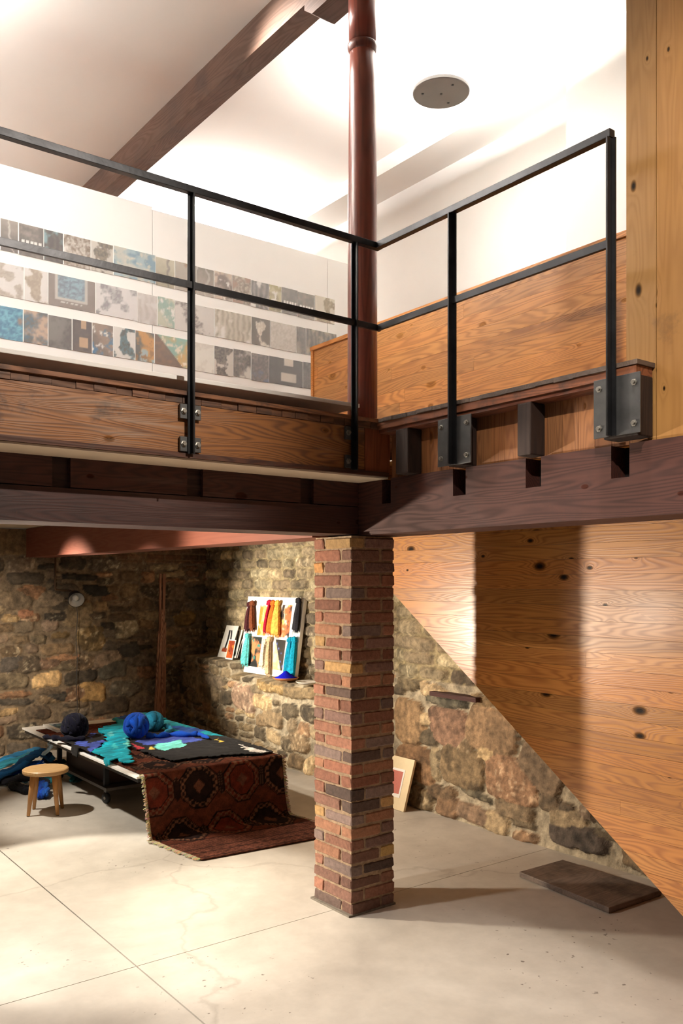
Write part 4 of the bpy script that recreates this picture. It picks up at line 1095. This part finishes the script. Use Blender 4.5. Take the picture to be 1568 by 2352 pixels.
def hank(a, bt, bb, w0, w1, colr, label, lean=0.0, fade=0, wisp=False, seed=0):
    """hank hanging from (a,bt) to height bb"""
    rr_ = random.Random(seed); th = thing('wool_hank', BP_(a, bt, .03), label, 'wool', 'wool hanks hung on the white art board')
    mb = MB(); n = 22; nl = 26
    vs = []; cs = []
    for i in range(nl):
        t = i/(nl-1); ww = w0+(w1-w0)*(t**.6)
        if i == nl-1: ww *= .8
        for k in range(n):
            an = 2*math.pi*k/n; m_ = 1+.16*math.sin(7*an+seed)+.08*math.sin(13*an+2)
            dx = math.cos(an)*ww*m_; dc = (.018+.012*math.sin(t*3))*math.sin(an)*m_+.034
            vs.append(BP_(a+lean*t+dx, bt+(bb-bt)*t+(rr_.uniform(-.012, .012) if i > nl-4 else 0), max(.008, dc)))
            f = .82+.3*rr_.random(); cs.append(lin(tuple(min(255, c_*f) for c_ in colr))+(1.,))
    fs = [tuple(range(n))[::-1], tuple((nl-1)*n+k for k in range(n))]
    for i in range(nl-1):
        for k in range(n): fs.append((i*n+k, i*n+(k+1) % n, (i+1)*n+(k+1) % n, (i+1)*n+k))
    mb.add(vs, fs, cs)
    for q in range(26):
        ax = rr_.uniform(-.9, .9)*w1; mb.tube([BP_(a+lean+ax, bb+.03, .03), BP_(a+lean+ax*1.1, bb-.01, .03), BP_(a+lean+ax*1.2+rr_.uniform(-.006, .006), bb-rr_.uniform(.02, .045), .028)], [.003, .0022, .0008], 4, lin(colr))
    mb.build('strands', M['wool'], th, smooth=True)
    mb = MB()
    for q in range(3):
        c0 = BP_(a+rr_.uniform(-.008, .008), bt+.015+q*.012, .038); pts = []
        for k in range(17):
            an = 2*math.pi*k/16; pts.append(c0+e1*(.026*math.cos(an))+e2*(.018*math.sin(an)*(1 if q % 2 else .5))+nn_*(.012*math.sin(2*an)))
        mb.tube(pts, .014, 8, lin(colr), .1, 4, .5)
    mb.build('knot', M['wool'], th, smooth=True)
def ab(px, py):   # position on the board plane
    r = (px-CX)/FPX; h = (HY-py)/FPX; d = Vector((r*SA+CA, SA-r*CA, h)); o_ = Vector((0, 0, CAMZ))
    t = (A0+nn_*.03-o_).dot(nn_)/d.dot(nn_); p = o_+d*t-A0; return p.dot(e1), p.dot(e2)
hk = [((573, 1394), (566, 1447), .018, .045, (74, 34, 38), 'dark maroon wool hank at the board\'s upper left edge'),
      ((579, 1391), (579, 1446), .022, .050, (128, 70, 42), 'russet brown wool hank beside the maroon one'),
      ((619, 1390), (608, 1450), .014, .030, (180, 26, 60), 'crimson wool hank, narrow, left of the orange one'),
      ((628, 1391), (618, 1453), .022, .055, (226, 116, 40), 'orange wool hank between crimson and yellow'),
      ((637, 1391), (631, 1458), .026, .080, (240, 184, 84), 'golden yellow wool hank, widest of the top row'),
      ((686, 1386), (678, 1448), .026, .050, (40, 38, 44), 'black wool hank at the board\'s upper right'),
      ((569, 1466), (561, 1526), .028, .078, (96, 196, 196), 'pale aqua wool hank at the board\'s lower left'),
      ((608, 1480), (602, 1532), .014, .060, (236, 222, 196), 'wispy cream wool hank in the board\'s lower centre'),
      ((618, 1474), (614, 1555), .026, .042, (222, 190, 150), 'long beige wool hank in the board\'s lower centre'),
      ((666, 1476), (658, 1555), .024, .058, (8, 136, 168), 'deep turquoise wool hank, left one of the lower right pair'),
      ((676, 1475), (669, 1553), .024, .052, (14, 150, 182), 'turquoise wool hank, right one of the lower right pair')]
for i, (t_, b_, w0, w1, c_, lab) in enumerate(hk):
    a0, bt = ab(*t_); a1, bb = ab(*b_)
    hank(a0, bt, max(bb, .02), w0, w1, c_, lab, lean=a1-a0, seed=i+1)
# small pictures left of the board
def leanpic(pxl, pyb, wd, ht, u, zbase, style, pal, label, du, mat=.03, seed=0, th=.006, inner=None, asp=.7, flipv=False, v=None):
    b0 = P(pxl, pyb, u=u); v0 = b0.y if v is None else v
    o_ = Vector((u, v0, zbase)); ea = Vector((0, -wd, 0)); eb = Vector((du, 0, ht))
    n_ = Vector((-ht, 0, du)).normalized()
    mb = MB(); mb.obox(o_, ea, eb, n_*-th, lin((240, 236, 226)))
    C = pic(style, pal, seed, 30, 44, asp)
    ml, mr, mbt, mt = inner or (mat, mat, mat*1.3, mat)
    ea_ = ea.normalized(); eb_ = eb.normalized(); el = ea.length; hl = eb.length
    Pg = painting(o_+ea_*ml+eb_*mbt+n_*.001, ea_*(el-ml-mr), eb_*(hl-mbt-mt), (0, 0, 0), C); mb.grid(Pg, C, flip=True)
    tag(mb.build('leaning_picture', M['print']), label, 'picture')
leanpic(499, 1514, .29, .38, 5.20, 1.03, 'vase', [(242, 238, 232), (28, 28, 34), (170, 74, 40)], 'white matted print of two dark vase shapes at the left end of the ledge', .13, .05, 31, inner=(.06, .05, .07, .06))
leanpic(521, 1510, .21, .34, 5.27, 1.03, 'vase', [(220, 214, 204), (28, 28, 34), (40, 40, 40)], 'dark print mostly hidden behind the matted vase print', .10, .02, 33)
leanpic(517, 1523, .165, .23, 5.12, 1.03, 'swirl', [(190, 84, 34), (150, 56, 24), (214, 120, 50), (120, 44, 24)], 'small white-edged rust orange picture on the ledge', .05, .012, 35)
leanpic(540, 1527, .18, .36, 5.24, .895, 'swirl', [(30, 28, 28), (46, 40, 36), (200, 130, 90), (120, 110, 140)], 'dark picture with coloured flecks, tucked behind the aqua hank', .12, .02, 37, inner=(.02, .02, .05, .01), v=9.02)

# dishes
def dish(px, py, r, colr, label, pile=None, z=.895, u=None):
    c_ = P(px, py, z=z); 
    if u: c_ = P(px, py, u=u)
    x, y = c_.x, c_.y
    th = thing('shallow_dish', (x, y, z), label, 'dish')
    mb = MB(); mb.lathe(x, y, [(r*.45, z), (r*.8, z+.012), (r, z+.032), (r*.985, z+.036), (r*.8, z+.018), (r*.4, z+.008), (.001, z+.007)], 40, lin(colr)); mb.build('bowl', M['gloss'], th, smooth=True)
    if pile:
        mb = MB(); rr_ = random.Random(4)
        n = 32; vs = []
        prof = [(r*.86, z+.028), (r*.6, z+.045), (r*.35, z+.070), (r*.15, z+.095), (.004, z+.105)]
        mb.lathe(x, y, prof, 32, lin(pile)); mb.build('pigment_powder', M['rug'], th, smooth=True); tag(th.children[-1], 'heap of ultramarine powder')
dish(656, 1572, .142, (196, 128, 84), 'terracotta dish heaped with ultramarine blue pigment on the ledge', (24, 28, 190), z=.895, u=5.10)
dish(708, 1577, .13, (196, 188, 176), 'empty pale shallow dish on the ledge beside the pillar', None, z=.895, u=5.08)

# ------------------------------------------------------------------ boards leaning on the right wall near the pillar
def floorboard(v0, wd, ht, u0, du, label, pr_, seed, th=.022, zsc=0):
    o_ = Vector((u0, v0, .003)); ea = Vector((0, -wd, 0)); eb = Vector((du, -.0, ht)); n_ = Vector((-ht, 0, du)).normalized()
    mb = MB(); mb.obox(o_, ea, eb, n_*-th, lin((226, 206, 168)))
    mb.build
    t_ = mb.build('leaning_board', M['gloss'], origin=(u0, v0-wd/2, 0)); tag(t_, label, 'board')
    if pr_:
        mb = MB(); C = pic('dots', [(200, 120, 104), (170, 84, 74)], 3, 40, 60)
        ea_ = ea.normalized(); eb_ = eb.normalized()
        o2 = o_+ea_*(wd-.30)+eb_*.10+n_*.001
        mb.obox(o2, ea_*.215, eb_*.24, n_*.0015, lin((236, 230, 222)))
        Pg = painting(o2+ea_*.012+eb_*.03+n_*.002, ea_*.185, eb_*.19, (0, 0, 0), C); mb.grid(Pg, C, flip=True)
        q = mb.build('pinned_sheet', M['print'], t_); tag(q, 'red printed sheet on white paper')
vb = P(930, 1863, u=4.86).y
floorboard(vb+.46, .46, .42, 4.84, .13, 'cream board with a red printed sheet leaning on the stone wall behind the pillar', True, 1)
floorboard(vb+.46, .20, .33, 4.80, .12, 'smaller cream board leaning in front of the printed one, half behind the pillar', False, 2, th=.012)

# slab on the floor
s1, s2, s3, s4 = P(1192, 2003, z=.035), P(1292, 1975, z=.035), P(1520, 2045, z=.035), P(1398, 2086, z=.035)
mb = MB(); q = [s1, s2, s3, s4]
mb.prism([(p.x, p.y) for p in q][::-1], 'z', .003, .038, (1, 1, 1, .3))
tag(mb.build('floor_slab', M['slab'], bev=.005), 'dark weathered wooden slab lying on the concrete beneath the stair panel', 'slab')
# timber let into the rubble wall
a = P(992, 1593, u=4.99); b_ = P(1098, 1600, u=4.99)
mb = MB(); mb.box(4.96, 5.08, b_.y, a.y, a.z-.015, a.z+.022, (.8, .7, .65, .3))
tag(mb.build('wall_timber', M['beamy']), 'thin brown timber strip let into the rubble wall near the stair edge', 'timber')

# timbers standing in the corner
CL = ['reddish timber batten leaning in the wall corner, leftmost of the bundle', 'tall dark-gapped batten in the middle of the corner bundle', 'tallest brown batten at the right of the corner bundle', 'thin batten at the far right of the corner bundle', 'short slanting batten at the front of the corner bundle']
bt = [((356, 1655), (371, 1400), .030, 9.70), ((364, 1660), (367, 1318), .024, 9.74), ((368, 1655), (375, 1318), .034, 9.78), ((376, 1650), (378, 1430), .022, 9.80), ((352, 1610), (364, 1450), .016, 9.66)]
for i, ((xa, ya), (xb, yb), wd, v) in enumerate(bt):
    pb = P(xa, 1700, v=v); pt = P(xb, yb, v=v+.12); pb.z = .003
    d = pt-pb
    mb = MB(); mb.obox(pb, Vector((wd, 0, 0)), Vector((0, .025, 0)), d, tint(1.2, 1.6))
    tag(mb.build('timber_batten', M['oldwood']), CL[i], 'batten', 'old battens leaning in the wall corner')

# conduit, wall lamp and its cord
p0 = P(128, 1262, v=9.90); p1 = P(126, 1352, v=9.90); p2 = P(160, 1357, v=9.90)
CP = thing('conduit_pipe', (p1.x, 9.90, p1.z), 'thin brown conduit running down the rubble wall and bending right to the lamp', 'pipe')
mb = MB(); mb.tube([p0, p1, p1+Vector((.01, 0, -.015)), p2], .012, 8); mb.build('tube', M['pipe'], CP, smooth=True)
lc = P(173, 1372, v=9.78)
WL = thing('wall_lamp', (lc.x, lc.y, lc.z), 'small dark dome lamp with bare bulb and a hanging cord on the rubble wall', 'lamp')
ax = Vector((-.1, -.80, -.42)).normalized(); oo_ = lc-ax*.06
mb = MB(); mb.lathe(0, 0, [(.030, -.035), (.045, -.02), (.072, .03), (.092, .10), (.094, .125), (.091, .125), (.088, .10), (.068, .03), (.04, -.01), (.02, -.012)], 32, axis=ax, o=oo_); mb.build('shade', M['darkmetal'], WL, smooth=True)
mb = MB(); mb.lathe(0, 0, [(.0885, .1245), (.0855, .10), (.066, .03), (.03, -.006), (.001, -.007)], 32, axis=ax, o=oo_, cap0=False); mb.build('inner_shade', M['lampin'], WL, smooth=True)
mb = MB(); mb.lathe(0, 0, [(.012, .0), (.02, .02), (.032, .05), (.036, .075), (.028, .098), (.012, .108), (.001, .11)], 24, axis=ax, o=oo_); mb.build('bulb', M['lampin'], WL, smooth=True)
mb = MB(); mb.lathe(0, 0, [(.018, -.075), (.022, -.06), (.022, -.036)], 16, lin((190, 110, 50)), axis=ax, o=oo_); tag(mb.build('socket', M['gloss'], WL, smooth=True), 'copper coloured socket')
mb = MB(); mb.tube([p2, Vector((lc.x-.02, 9.86, p2.z)), oo_-ax*.07], .008, 6); mb.build('arm', M['pipe'], WL)
pts = [oo_-ax*.05+Vector((.01, 0, -.02))]
for k in range(16):
    q = P(176+1.6*math.sin(k*1.1), 1392+k*17.5, v=9.87); pts.append(q)
mb = MB(); mb.tube(pts, .0035, 6); mb.build('cord', M['darkmetal'], WL)
